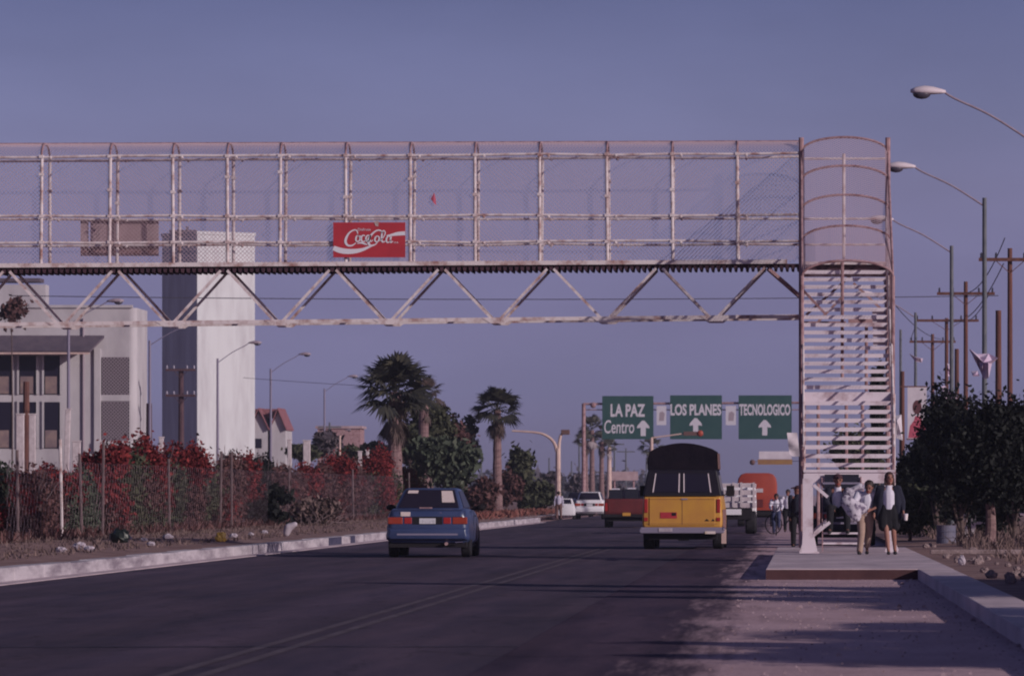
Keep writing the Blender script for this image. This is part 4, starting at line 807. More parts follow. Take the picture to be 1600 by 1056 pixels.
# dry grass and litter on the verge
def tufts(name, x0, x1, y0, y1, z, n, h, mat, seed, w_=.03, yp=1.):
    rg = np.random.default_rng(seed); x = rg.uniform(x0, x1, n); y = y0 + (y1 - y0) * rg.random(n) ** yp; k = rg.random(n); hh = h * (.3 + k * k)
    a = rg.uniform(0, 6.28, n); lx = rg.normal(size=n) * hh * .45; ly = rg.normal(size=n) * hh * .45; b = np.stack([x, y, np.full(n, z)], 1); d = np.stack([np.cos(a) * w_, np.sin(a) * w_, np.zeros(n)], 1); tp_ = b + np.stack([lx, ly, hh], 1)
    q = np.stack([b - d, b + d, tp_ + d * .3, tp_ - d * .3], 1).reshape(-1, 3); o = quads(name, q, mat); tag(o, None, None, None, 'stuff'); return o
tufts('dry_grass', -17.6, -14.6, 70, 330, .2, 14000, .13, m_grass, 1, .02, 1.3)
tufts('verge_grass', -16.4, -12.2, 70, 300, .22, 9000, .09, m_grass, 2, .02, 1.3)
tufts('weeds', -17.3, -16.0, 100, 300, .2, 7000, .25, m_leafb, 3, .03, 1.3)
tufts('red_ground_cover', -14.5, -12.4, 205, 300, .2, 4000, .25, m_redsoil, 4, .05)
tufts('roadside_grass', 3.6, 12, 70, 170, .15, 9000, .22, m_grass, 5, .02)
def litter(name, lab, cat, px, py, rx, rz, mat, seed, zg=.24, group=None, Y=None):
    rg = random.Random(seed); Yv = Y or (CH - zg) * F / (py - VY); mb = MB(); mb.ball((0, 0, rz * .7), 1, 12, 8, (rx, rx * .8, rz)); mb.v = [(a * rg.uniform(.75, 1.15), b * rg.uniform(.75, 1.15), max(0, c * rg.uniform(.8, 1.2))) for a, b, c in mb.v]
    o = mb.build(name, mat, loc=(PX(px, Yv), Yv, zg)); tag(o, lab, cat, group); return o
litter('rubbish_bag', 'shiny black rubbish bag on the left verge under the bougainvillea', 'bag', 188, 848, .22, .17, m_bag, 1)
litter('plastic_bag', 'bright yellow plastic bag beside the left kerb', 'bag', 345, 846, .13, .12, m_ybag, 2)
litter('plastic_bag', 'small yellow scrap caught in the hedge behind the fence', 'bag', 137, 812, .10, .12, m_ybag, 12, .9, Y=138)
G5 = 'pale scraps of litter on the left verge'
for i, (px, py, r_) in enumerate(((125, 857, .14), (140, 860, .1), (225, 846, .1), (262, 842, .13), (236, 852, .09), (365, 840, .12), (95, 862, .1), (413, 834, .1), (392, 836, .08), (200, 843, .1))):
    litter('litter_scrap', 'pale litter scrap, %s' % ['largest of the pair below the thin fence posts', 'smaller of the pair below the thin fence posts', 'just right of the black bag', 'midway between black bag and yellow bag', 'low one near the kerb right of the black bag', 'right of the yellow bag', 'leftmost, by the dry grass clump', 'left of the white sack', 'between yellow bag and white sack', 'behind the black bag'][i], 'litter', px, py, r_, r_ * .5, m_wbag, 20 + i, group=G5)
# white sack propped up by the kerb
Y = 1.03 * F / (838 - VY); t = thing('white_sack', 'tall white sack slumped beside the kerb under the dead brush pile', 'sack', (PX(451, Y), Y, .22), -.2)
mb = MB(); mb.cap((-.06, 0, .08), (.0, 0, .22), .09, .11).cap((0, 0, .22), (.16, 0, .30), .11, .07); mb.build('sack', m_wbag, t, voxel=.03)
Y = 170.; rg = random.Random(5); t = thing('brush_pile', 'pile of dead tan brush leaning over the kerb left of the blue car', 'brush pile', (PX(490, Y), Y, .2))
mb = MB()
for k in range(150): a = rg.gauss(0, .45); mb.tube((a * .8, rg.uniform(-.6, .6), rg.uniform(0, .3)), (a * 1.3 + rg.gauss(0, .35), rg.uniform(-.6, .6), rg.uniform(.2, 1.05) * math.exp(-a * a * .6)), .018, .008, 4)
mb.build('branches', m_stem, t); leaves('dead_leaves', m_grass, t, [((0, 0, .45), (.8, .5, .42), 1500), ((.4, 0, .6), (.4, .4, .3), 500)], .09, 6)
t = thing('dark_bush', 'low dark bush between the near black shrub and the brush pile', 'bush', (PX(425, 168), 168, .2)); leaves('foliage', m_leafd, t, [((0, 0, .5), (.6, .5, .5), 1400), ((.2, 0, 1.), (.4, .4, .4), 500)], .1, 7); MB().tube((0, 0, -.05), (0, 0, .7), .05, .02).build('stem', m_stem, t)

# right side trees (dark) and trunks
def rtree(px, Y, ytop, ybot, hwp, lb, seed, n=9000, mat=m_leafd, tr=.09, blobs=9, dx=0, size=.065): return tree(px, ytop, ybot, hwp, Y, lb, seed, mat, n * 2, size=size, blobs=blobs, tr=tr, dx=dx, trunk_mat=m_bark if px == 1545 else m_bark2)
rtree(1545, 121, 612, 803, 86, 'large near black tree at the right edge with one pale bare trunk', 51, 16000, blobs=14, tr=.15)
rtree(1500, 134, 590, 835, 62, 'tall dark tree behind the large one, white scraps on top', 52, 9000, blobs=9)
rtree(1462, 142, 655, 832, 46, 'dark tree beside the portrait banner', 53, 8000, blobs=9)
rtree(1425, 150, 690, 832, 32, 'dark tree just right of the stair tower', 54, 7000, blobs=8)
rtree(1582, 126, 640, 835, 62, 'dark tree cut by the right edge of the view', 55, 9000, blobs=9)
tree(1420, 745, 838, 40, 128, 'olive green bush behind the woman in the navy jacket', 56, m_leafm, 6000, 'bush', 'bush', size=.08, blobs=8, tr=.05)
tree(1470, 760, 830, 36, 150, 'dark low bush behind the drum', 57, m_leafd, 5000, 'bush', 'bush', size=.09, blobs=7, tr=.05)
tree(1540, 755, 835, 70, 145, 'dark low bush filling the space under the large tree', 58, m_leafd, 6000, 'bush', 'bush', size=.09, blobs=7, tr=.05)
tree(1336, 645, 760, 50, 215, 'dark tree seen through the lower treads of the stair tower', 59, m_leafm, 5000, size=.12, blobs=8)
tree(1372, 545, 760, 13, 205, 'narrow dark cypress like tree seen through the right side of the stair tower', 60, m_leafd, 5000, size=.1, blobs=9, tr=.08)
# trees standing beyond the right edge of the view; they shade the kerb and shoulder
def side_tree(X, Y, h, r, lb, seed, n=7000, cb=.25, size=.12):
    t = thing('tree', lb, 'tree', (X, Y, .12), 0, 'roadside trees right of the view'); rg = random.Random(seed); MB().tube((0, 0, -.1), (0, 0, h * .6), .14, .08).build('trunk', m_bark2, t)
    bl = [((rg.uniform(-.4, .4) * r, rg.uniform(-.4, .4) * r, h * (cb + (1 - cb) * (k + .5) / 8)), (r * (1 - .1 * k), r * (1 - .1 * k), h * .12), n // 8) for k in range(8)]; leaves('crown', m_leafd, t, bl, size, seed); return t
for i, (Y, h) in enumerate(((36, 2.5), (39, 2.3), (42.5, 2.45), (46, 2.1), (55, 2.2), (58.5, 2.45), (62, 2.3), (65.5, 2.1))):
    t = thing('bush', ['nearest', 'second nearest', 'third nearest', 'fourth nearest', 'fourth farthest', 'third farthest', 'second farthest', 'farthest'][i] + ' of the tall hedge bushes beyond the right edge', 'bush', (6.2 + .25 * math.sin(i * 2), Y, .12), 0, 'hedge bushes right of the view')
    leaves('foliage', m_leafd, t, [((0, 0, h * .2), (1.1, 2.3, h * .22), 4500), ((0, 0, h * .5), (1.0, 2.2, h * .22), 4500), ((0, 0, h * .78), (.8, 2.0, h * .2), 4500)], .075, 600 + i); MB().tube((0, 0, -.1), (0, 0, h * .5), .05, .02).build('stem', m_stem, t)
side_tree(9.6, 63.4, 5.7, 1.5, 'tallest of three trees beyond the right edge casting the long road shadow', 84, 9000, cb=.0)
side_tree(9.2, 60.2, 4.7, 1.7, 'middle of three trees beyond the right edge casting the long road shadow', 85, 9000, cb=.0)
side_tree(8.8, 57.2, 3.9, 1.7, 'lowest of three trees beyond the right edge casting the long road shadow', 89, 9000, cb=.0)
side_tree(7.4, 37.6, 3.2, 1.6, 'slim tree beyond the right edge casting the nearest streak', 90, 9000, cb=.0)
side_tree(7.0, 35.2, 2.8, 1.5, 'low tree beyond the right edge next to the nearest slim one', 91, 9000, cb=.0)
side_tree(12.5, 107., 4.8, 2.0, 'tall tree beyond the right edge shading the road past the slab', 86, 7000)
side_tree(14.5, 118., 5.8, 2.3, 'tall tree beyond the right edge shading the road under the bridge', 87, 7000)
side_tree(16., 132., 6.3, 2.8, 'tall tree farther along the right shading the far road', 88, 7000)
# drum, white stakes, rubble
Y = 1.13 * F / (850 - VY); t = thing('steel_drum', 'battered blue grey drum standing on the soil under the dark trees', 'drum', (PX(1478.5, Y), Y, .12)); r_ = 15.5 * Y / F; hh = 30 * Y / F
MB().lathe([(r_ * .97, 0), (r_, .02), (r_ * .97, hh * .33), (r_ * 1.03, hh * .35), (r_ * .97, hh * .37), (r_ * .97, hh * .64), (r_ * 1.03, hh * .66), (r_ * .97, hh * .68), (r_ * .98, hh * .97), (r_ * 1.03, hh), (r_ * .95, hh), (r_ * .93, hh * .94)], n=24).build('body', m_drum, t)
MB().lathe([(.025, 0), (.03, .02), (.02, .03)], (r_ * .5, 0, hh * .945), 10).build('bung', m_grey, t)
G6 = 'pale stakes under the dark trees'
for i, (px, y0, y1) in enumerate(((1508, 803, 832), (1521, 805, 832))):
    Y = 138.; s = F / Y; t = thing('white_stake', 'pale stake under the large dark tree, %s of the two' % ('left' if i == 0 else 'right'), 'post', (PX(px, Y), Y, .12), 0, G6); MB().box(-.06, -.04, 0, .06, .04, PZ(y0, Y) - .12).build('stake', m_ptr, t, bevel=.01)
    if i: MB().box(.06, -.02, .35, .3, .02, .42).build('rail', m_ptr, t)
G7 = 'rubble stones on the right soil'; rg = random.Random(15)
for i in range(34):
    px = rg.uniform(1440, 1600); py = rg.uniform(852, 912); Y = (CH - .17) * F / (py - VY)
    if PX(px, Y) < 2.6: px = VX + 2.7 * F / Y + rg.uniform(0, 60)
    if PX(px, Y) < 2.6: continue
    r_ = rg.uniform(.02, .06)
    litter('rubble_stone', 'rough pale stone lying on the brown soil right of the slab', 'stone', px, py, r_ * 1.5, r_, m_rock, 300 + i, .14, G7)
litter('paper_scrap', 'white crumpled paper on the soil right of the slab', 'litter', 1503, 882, .06, .08, m_wbag, 401, .17)
o = MB().box(-1.25, -.08, 0, 1.3, .08, .09).build('concrete_beam', m_rock, loc=(PX(1564, 93), 93, .19), bevel=.02); tag(o, 'long pale concrete length lying across the soil right of the slab', 'beam')
# portrait banner, second banner, torn sheets in the tree tops
Y = 208.; s = F / Y; t = thing('portrait_banner', 'white vertical banner with a dark haired figure in pink beside the short brown pole', 'banner', (PX(1418, Y), Y, PZ(685, Y)))
MB().box(0, -.01, 0, 30 / s, .01, 80 / s).build('cloth', m_banner, t)
def poly(pts, y=-.014): return MB().prism([((a - 1418) / s, y, (685 - b) / s) for a, b in pts], (0, .003, 0))
poly([(1419, 684), (1447, 684), (1446, 665), (1440, 655), (1438, 650), (1430, 650), (1428, 657), (1422, 665)]).build('printed_torso', m_pink, t)
mb = MB(); mb.prism([((1433 - 1418 + 7 * math.cos(a)) / s, -.018, (685 - 636 + 11 * math.sin(a)) / s) for a in [6.283 * i / 16 for i in range(16)]], (0, .003, 0)); mb.build('printed_head', m_dkprint, t)
MB().box(-.04, .0, -.05, 30 / s + .04, .03, .0).build('batten', m_wood, t); MB().box(-.3, 0, 80 / s, 30 / s + .04, .03, 80 / s + .05).build('batten', m_wood, t)
def cloth(name, lb, cat, px, py, Y, pts, mat, seed, legs=None):
    rg = random.Random(seed); s = F / Y; o = P(px, py, Y); mb = MB(); c = (sum(a for a, b in pts) / len(pts), sum(b for a, b in pts) / len(pts)); V = [((c[0] - px) / s, -.12, (py - c[1]) / s)]
    for a, b in pts: V.append(((a - px) / s, rg.uniform(-.15, .15), (py - b) / s))
    for a, b in pts: V.append(((c[0] + (a - c[0]) * .55 - px) / s, rg.uniform(-.25, .1), (py - c[1] - (b - c[1]) * .55) / s))
    n = len(pts); mb.add(V, [(0, n + 1 + i, n + 1 + (i + 1) % n) for i in range(n)] + [(n + 1 + i, 1 + i, 1 + (i + 1) % n, n + 1 + (i + 1) % n) for i in range(n)])
    ob = mb.build(name, mat, loc=o); sm = ob.modifiers.new('t', 'SOLIDIFY'); sm.thickness = .02; tag(ob, lb, cat); return ob
cloth('torn_sheet', 'white and pink plastic sheet snagged in the top of the right tree', 'sheet', 1538, 570, 130, [(1514, 546), (1526, 554), (1545, 553), (1559, 560), (1549, 568), (1545, 590), (1538, 592), (1532, 578), (1522, 560)], m_sheet, 1)
cloth('torn_sheet', 'small white scrap in the tree left of the larger sheet', 'sheet', 1524, 585, 129, [(1518, 581), (1528, 580), (1530, 588), (1520, 588)], m_sheet, 2)
cloth('pink_banner', 'crumpled pink white banner hanging in the tree right of the portrait', 'banner', 1480, 622, 139, [(1470, 605), (1476, 603), (1482, 612), (1500, 618), (1490, 626), (1487, 642), (1474, 642), (1471, 622)], m_sheet, 3)
cloth('torn_sheet', 'narrow pale strip on the crossarm pole above the trees', 'sheet', 1483, 580, 262, [(1480, 568), (1487, 570), (1486, 588), (1481, 588)], m_sheet, 4)
cloth('torn_sheet', 'white scrap blown against the far lamp pole', 'sheet', 1432, 560, 252, [(1420, 552), (1430, 558), (1442, 560), (1440, 566), (1430, 564)], m_sheet, 5)
cloth('white_cloth', 'pale cloth hanging by the short brown pole right of the stair tower', 'cloth', 1404, 665, 150, [(1399, 650), (1408, 648), (1410, 688), (1400, 684)], m_banner, 6)
t = thing('distant_poster_board', 'long reddish board on posts far away left of the black canvas top', 'billboard', (PX(975, 520), 520, .1)); s = F / 520
MB().box(-20 / s, -.1, PZ(752, 520), 22 / s, .1, PZ(738, 520)).build('panel', m_signb, t); MB().tube((-15 / s, .1, 0), (-15 / s, .1, PZ(745, 520)), .1).tube((15 / s, .1, 0), (15 / s, .1, PZ(745, 520)), .1).build('post', m_rust, t)
# far tree line
o = leaves('distant_tree_line', m_far, None, [((PX(px, 1300), 1300 + (px % 7) * 9, 2.5 + (px * 7 % 5)), (PX(px + 26, 1300) - PX(px, 1300), 12, 4.5 + (px * 3 % 4)), 260) for px in list(range(-60, 1120, 20)) + list(range(1380, 1700, 20))], .9, 500); tag(o, kind='stuff')
# faint even haze over the whole street
hz = MB().box(-1100, -80, -1.1, 1100, 3100, 27).build('haze', M('haze', (1, 1, 1))); hm = hz.data.materials[0]; ht = hm.node_tree; ht.nodes.clear()
pv = ht.nodes.new('ShaderNodeVolumePrincipled'); pv.inputs['Color'].default_value = (.76, .76, .95, 1); pv.inputs['Density'].default_value = .0002; pv.inputs['Anisotropy'].default_value = .2
ho_ = ht.nodes.new('ShaderNodeOutputMaterial'); ht.links.new(pv.outputs[0], ho_.inputs['Volume']); tag(hz, kind='stuff')
#@@VEH@@
# ---------------------------------------------------------------- vehicles (local: tail at y=0, nose towards +y)
def wheel(parent, x, y, r, wd, side):
    t = MB().lathe([(r * .62, -wd / 2), (r * .93, -wd / 2), (r, -wd * .36), (r, wd * .36), (r * .93, wd / 2), (r * .62, wd / 2)], n=28)
    t.v = [(c, a, b) for a, b, c in t.v]; o = t.build('wheel', m_tyre, parent, loc=(x, y, r), smooth=False)
    rm = MB().lathe([(r * .2, -wd * .42), (r * .6, -wd * .3), (r * .615, -wd * .49)], n=20).lathe([(r * .615, wd * .49), (r * .6, wd * .36), (r * .2, wd * .43)], n=20)
    rm.v = [(c, a, b) for a, b, c in rm.v]; rm.build('rim', m_rim, o)
def sect(y, hw, zb, zm, zs, zt, tuck=.9, top=.9): 
    h = [(hw * tuck, y, zb), (hw, y, zb + .12 * (zt - zb)), (hw, y, zm), (hw * .975, y, zs), (hw * top, y, zt)]
    return h + [(-a, b, c) for a, b, c in reversed(h)]
def frustum(b, t):   # b,t = (x half, y0, y1, z)
    return [(-b[0], b[1], b[3]), (b[0], b[1], b[3]), (b[0], b[2], b[3]), (-b[0], b[2], b[3]), (-t[0], t[1], t[3]), (t[0], t[1], t[3]), (t[0], t[2], t[3]), (-t[0], t[2], t[3])]
FF = [(0, 3, 2, 1), (4, 5, 6, 7), (0, 1, 5, 4), (1, 2, 6, 5), (2, 3, 7, 6), (3, 0, 4, 7)]
def pane(v, f, e0=.06, e1=.94, h0=.08, h1=.9, proud=.006):
    a, b, c, d = [Vector(v[i]) for i in f]; P4 = lambda u, w: (a * (1 - u) + b * u) * (1 - w) + (d * (1 - u) + c * u) * w
    n = (b - a).cross(d - a).normalized() * proud; q = [P4(e0, h0), P4(e1, h0), P4(e1, h1), P4(e0, h1)]; return MB().prism([p + n for p in q], -n * .6)
def sedan(name, label, X, Y, paint, rz=0., W=1.66, detail=True, L=4.25, rake=(.35, 1.0), group=None, z=0.004):
    t = thing(name, label, 'car', (X, Y, z), rz, group); hw = W / 2; k = hw / .84
    st = [(0, .74, .36, .56, .74, .84), (.05, .795, .30, .6, .79, .925), (.12, .825, .27, .6, .80, .95), (.6, .84, .26, .6, .8, .965), (1.8, .845, .24, .6, .82, .95), (3.0, .84, .25, .6, .80, .93), (3.8, .82, .27, .55, .72, .82), (4.15, .76, .3, .5, .64, .72), (4.25, .66, .36, .5, .6, .66)]
    b = MB().loft([sect(y * L / 4.25, w_ * k, *r_) for y, w_, *r_ in st]).build('body', paint, t, smooth=True, bevel=.045)
    b0 = (.70 * k, rake[0], 3.1, .93); t0 = (.53 * k, rake[1], 2.5, 1.37); v = frustum(b0, t0)
    rf = MB().add(v, FF).build('cabin', paint, t, bevel=.07, smooth=True)
    g = pane(v, (0, 1, 5, 4), .055, .945, .1, .9, .012).build('rear_window', m_glassd, t)
    for f in ((1, 2, 6, 5), (3, 0, 4, 7)): pane(v, f, .12, .9, .12, .86, .012).build('side_window', m_glassd, t)
    pane(v, (2, 3, 7, 6), .06, .94, .12, .9, .012).build('windscreen', m_glassd, t)
    MB().box(-hw * .93, .1, .2, hw * .93, L - .2, .34).build('underbody', m_under, t)
    bm = MB().loft([sect(-.06, hw * .93, .37, .44, .5, .56, .95, .97), sect(.02, hw * .985, .34, .44, .52, .585, .97, .99), sect(.12, hw * 1.01, .34, .44, .52, .59, .97, .99)]).build('rear_bumper', paint, t, smooth=True, bevel=.02)
    for s_ in (-1, 1):
        for y in (.85, 3.45): wheel(t, s_ * (hw - .10), y, .30, .19, s_)
        lx0, lx1 = sorted((s_ * hw * .6, s_ * hw * .955)); MB().box(lx0, -.012, .66, lx1, .08, .795).build('tail_light', m_tail, t, bevel=.012)
        lx0, lx1 = sorted((s_ * hw * .38, s_ * hw * .56)); MB().box(lx0, -.010, .665, lx1, .06, .79).build('tail_light', m_tailr, t, bevel=.01)
        m_ = MB().ball((s_ * (hw + .09), 2.55, .98), .1, sc=(1, .6, .62)); m_.tube((s_ * (hw - .12), 2.6, .95), (s_ * (hw + .05), 2.56, .97), .02, n=5); m_.build('mirror', m_under if detail else paint, t, smooth=True)
    MB().box(-hw * .36, -.008, .655, hw * .36, .05, .80).build('plate_recess', m_under, t)
    MB().box(-.16, -.022, .665, .16, -.010, .775).build('number_plate', m_plate, t)
    MB().tube((hw * .45, -.05, .27), (hw * .45, .3, .28), .032, n=10).build('exhaust_pipe', m_rust, t)
    return t, v
def vpos(px, Y): return PX(px, Y)
YB = 1.25 * F / (871 - VY)
bl, v = sedan('blue_sedan', 'blue sedan driving away in the left lanes with papers in its rear window', PX(668, YB), YB, m_blue, rz=R(.0), W=1.64)
def onpane(v, u0, u1, w0, w1, nm, mat, par, pr=.02):
    pane(v, (0, 1, 5, 4), u0, u1, w0, w1, pr).build(nm, mat, par)
onpane(v, .10, .28, .74, .86, 'window_sticker', m_sticker, bl); onpane(v, .70, .90, .33, .84, 'window_paper', m_sticker, bl)
onpane(v, .36, .55, .06, .10, 'brake_light', m_rust, bl)
MB().box(-.53, -.0, .815, -.34, .038, .90).build('boot_sticker', m_sticker, bl); MB().box(-.05, .02, .845, .03, .045, .87).build('badge', m_chrome, bl); MB().box(.24, .02, .85, .28, .045, .89).build('lock', m_chrome, bl)
MB().box(-.70, .0, .345, .70, .05, .36).build('bumper_lip', m_under, bl)
MB().tube((.55, -.03, .30), (.70, -.03, .31), .015, n=6).build('tow_hook', m_chrome, bl)

sm = MB().box(-.70, -.004, .80, .70, .004, .806).box(-.74, .045, .61, -.735, .055, .93).box(.735, .045, .61, .74, .055, .93).box(-.66, .049, .925, .66, .056, .931)
for s_ in (-1, 1):
    for y in (1.55, 2.55): sm.box(s_ * .822 - .004, y, .34, s_ * .822 + .004, y + .012, .92)
sm.build('panel_seams', m_under, bl); MB().box(-.60, -.062, .44, .60, -.052, .475).build('bumper_strip', m_grey, bl)
for s_ in (-1, 1): MB().box(s_ * .824 - .006, 1.95, .80, s_ * .824 + .006, 2.12, .83).build('door_handle', m_under, bl)
# yellow pickup with black camper shell and canvas top
YP = 1.25 * F / (858 - VY); pk = thing('yellow_pickup', 'yellow pickup with black camper shell and tall black canvas top, seen from behind', 'pickup', (PX(1066, YP), YP, .004), R(-.8)); sp_ = F / YP
HW = .91
MB().loft([sect(0, HW * .97, .50, .8, 1.05, 1.17, .98, .97), sect(.05, HW, .48, .8, 1.05, 1.2, .98, .97), sect(2.4, HW, .48, .8, 1.05, 1.2, .98, .97), sect(3.6, HW, .48, .8, 1.0, 1.15, .98, .95), sect(4.9, HW * .93, .5, .75, .95, 1.05, .98, .9)]).build('body', m_yel, pk, bevel=.03, smooth=True)
MB().box(-HW * .82, -.018, .54, HW * .82, -.001, 1.165).build('tailgate', m_yel, pk, bevel=.008)
MB().box(-HW * .8, -.022, 1.13, HW * .8, -.019, 1.137).box(-.005, -.022, .56, .005, -.019, 1.12).box(-.80, -.022, .575, .80, -.019, .582).build('tailgate_seam', m_wood, pk)
for z0, nm in ((1.142, 'handle'),): MB().box(-.02, -.035, z0 - .02, .12, -.019, z0 + .012).build(nm, m_grey, pk)
for s_ in (-1, 1):
    x0, x1 = sorted((s_ * HW * .86, s_ * HW * .95)); MB().box(x0, -.02, .83, x1, .05, 1.14).build('tail_light', m_tailr, pk, bevel=.01)
    MB().box(x0, -.02, .64, x1, .04, .72).build('reflector', m_tailr, pk)
    for y in (.95, 3.9): wheel(pk, s_ * (HW - .12), y, .34, .24, s_)
    MB().box(s_ * HW - .1 * (s_ > 0) - .0, 1.34, .16, s_ * HW + .1 * (s_ < 0) + .0, 1.36, .5).build('mud_flap', m_under, pk)
    mr = MB().box(s_ * (HW + .1) - .09, 3.3, 1.2, s_ * (HW + .1) + .09, 3.38, 1.45); mr.tube((s_ * HW * .9, 3.3, 1.2), (s_ * (HW + .1), 3.33, 1.3), .015, n=5); mr.build('mirror', m_under, pk)
MB().prism([(HW + .002, .2, .46), (HW + .002, 2.9, .46), (HW + .002, 2.9, .9), (HW + .002, .2, .9)], (.012, 0, 0)).build('dusty_side_panel', m_yel2, pk)
MB().box(HW - .02, .03, .13, HW + .09, .06, .46).build('mud_flap', m_cream, pk)
MB().prism([(-.95, -.14, .36), (.93, -.14, .36), (.97, -.14, .42), (.94, -.14, .50), (-.94, -.14, .50), (-.98, -.14, .42)], (0, .13, 0)).build('bumper', m_grey, pk, bevel=.02)
MB().box(-.53, -.145, .40, -.22, -.155, .48).build('bumper_plate', m_wbag, pk); MB().box(.52, -.145, .35, .76, -.16, .41).build('bumper_sticker', m_sticker, pk)
MB().ball((.93, -.1, .46), .05).build('bumper_light', m_chrome, pk)
MB().box(-.50, -.026, .70, -.12, -.019, .84).build('number_plate', m_coke, pk); MB().box(-.24, -.03, .76, -.14, -.0265, .83).build('plate_mark', m_under, pk)
MB().prism([(.50, -.026, .64), (.56, -.026, .69), (.62, -.026, .64)], (0, .004, 0)).prism([(.66, -.026, .64), (.70, -.026, .69), (.75, -.026, .64)], (0, .004, 0)).build('emblem', m_under, pk)
MB().box(-.78, .1, .22, .78, 4.6, .5).build('underbody', m_under, pk); MB().lathe([(.12, -.14), (.15, 0), (.12, .14)], (0, .95, .33), 14).tube((-.7, .95, .33), (.7, .95, .33), .05).build('axle', m_under, pk)
v2 = frustum((HW * .985, .02, 2.35, 1.205), (HW * .86, .12, 2.35, 1.80)); sh = MB().add(v2, FF).build('camper_shell', m_shell, pk, bevel=.03)
for u0, u1 in ((.13, .45), (.53, .86)):
    w_ = pane(v2, (0, 1, 5, 4), u0, u1, .16, .84, .012).build('rear_window', m_glassd, pk)
    fr = MB()
    for b4 in ((u0 - .015, u0, .14, .86), (u1, u1 + .015, .14, .86)):
        q = pane(v2, (0, 1, 5, 4), b4[0], b4[1], b4[2], b4[3], .02); fr.add(q.v, q.f)
    fr.build('chrome_strip', m_lamph, w_)  # pale paint stands in for the bright reflection of chrome
pane(v2, (0, 1, 5, 4), .02, .98, .0, .09, .01).build('shell_sill', m_under, pk)
pane(v2, (1, 2, 6, 5), .06, .9, .2, .8, .012).build('side_window', m_rim, pk); pane(v2, (3, 0, 4, 7), .06, .9, .2, .8, .012).build('side_window', m_glassd, pk)
mb = MB(); sec = []
for y, sw in ((.16, .0), (.3, .02), (1.2, .02), (2.3, .0)):
    hc_ = HW * .83; a = [(HW * .86 + sw * .5, 1.79), (HW * .845 + sw, 2.0), (hc_, 2.20)] + [(hc_ * (1 - 2 * i / 12), 2.21 + .19 * math.sin(math.pi * i / 12) ** .8) for i in range(1, 12)] + [(-hc_, 2.20), (-HW * .845 - sw, 2.0), (-HW * .86 - sw * .5, 1.79)]
    sec.append([(x, y, z) for x, z in a])
mb.loft(sec).build('canvas_top', m_tarp, pk)
for y in (.5, 1.1, 1.7): MB().path([(x * 1.006, y, z + .004) for x, z in [(q_[0], q_[2]) for q_ in sec[1]]], .012, 5).build('canvas_rib', m_tarp, pk)
MB().prism([(HW * .865 + .02, .2, 1.82), (HW * .865 + .02, 2.2, 1.82), (HW * .845 + .02, 2.2, 2.18), (HW * .845 + .02, .2, 2.18)], (.008, 0, 0)).build('canvas_side_flap', m_brown, pk)
v3 = frustum((HW * .95, 2.45, 4.0, 1.16), (HW * .78, 2.6, 3.5, 1.72)); MB().add(v3, FF).build('cab', m_yel, pk, bevel=.04, smooth=True); pane(v3, (1, 2, 6, 5), .1, .85, .15, .85, .012).build('side_window', m_glassd, pk); pane(v3, (2, 3, 7, 6), .08, .92, .15, .88, .012).build('windscreen', m_glassd, pk)

# dark red pickup ahead
YR = 1.25 * F / (824 - VY); rp_ = thing('red_pickup', 'dark red pickup loaded with dark boxes ahead of the yellow pickup', 'pickup', (PX(980, YR), YR, .004)); HR = .88
MB().loft([sect(0, HR * .96, .5, .75, .95, 1.06, .97, .97), sect(.06, HR, .48, .75, .95, 1.08, .97, .97), sect(2.4, HR, .48, .75, .95, 1.08, .97, .97), sect(4.6, HR * .93, .5, .7, .85, .95, .97, .9)]).build('body', m_redt, rp_, bevel=.03, smooth=True)
MB().box(-HR * .82, -.015, .56, HR * .82, -.001, 1.02).build('tailgate', m_redt, rp_, bevel=.01)
v4 = frustum((HR * .93, 2.2, 3.8, 1.06), (HR * .74, 2.4, 3.2, 1.42)); MB().add(v4, FF).build('cab', m_shell, rp_, bevel=.04); pane(v4, (0, 1, 5, 4), .08, .92, .15, .85, .012).build('rear_window', m_glassd, rp_)
MB().box(-.93, -.1, .38, .93, .0, .5).build('bumper', m_under, rp_, bevel=.02); MB().box(-.17, -.105, .44, .13, -.12, .56).build('number_plate', m_yel, rp_)
MB().box(-.75, .1, .24, .75, 4.3, .5).build('underbody', m_under, rp_)
for s_ in (-1, 1):
    x0, x1 = sorted((s_ * HR * .84, s_ * HR * .95)); MB().box(x0, -.02, .62, x1, .04, .92).build('tail_light', m_tailr, rp_)
    for y in (.85, 3.7): wheel(rp_, s_ * (HR - .12), y, .32, .22, s_)
for i, (x, w_, h, lb) in enumerate(((-.45, .5, .34, 'dark boxes with pale lids on the left of the red pickup bed'), (.15, .5, .36, 'dark boxes with pale lids in the middle of the red pickup bed'), (.62, .3, .3, 'dark box with pale lid on the right of the red pickup bed'))):
    t = thing('crate', lb, 'crate', (PX(980, YR) + x, YR + .6, 1.084), 0, 'dark crates in the red pickup bed'); MB().box(-w_ / 2, -.3, 0, w_ / 2, .3, h).build('box', m_navy, t, bevel=.01); MB().box(-w_ * .3, -.32, h + .002, w_ * .3, .2, h + .05).build('lid', m_wsh, t)

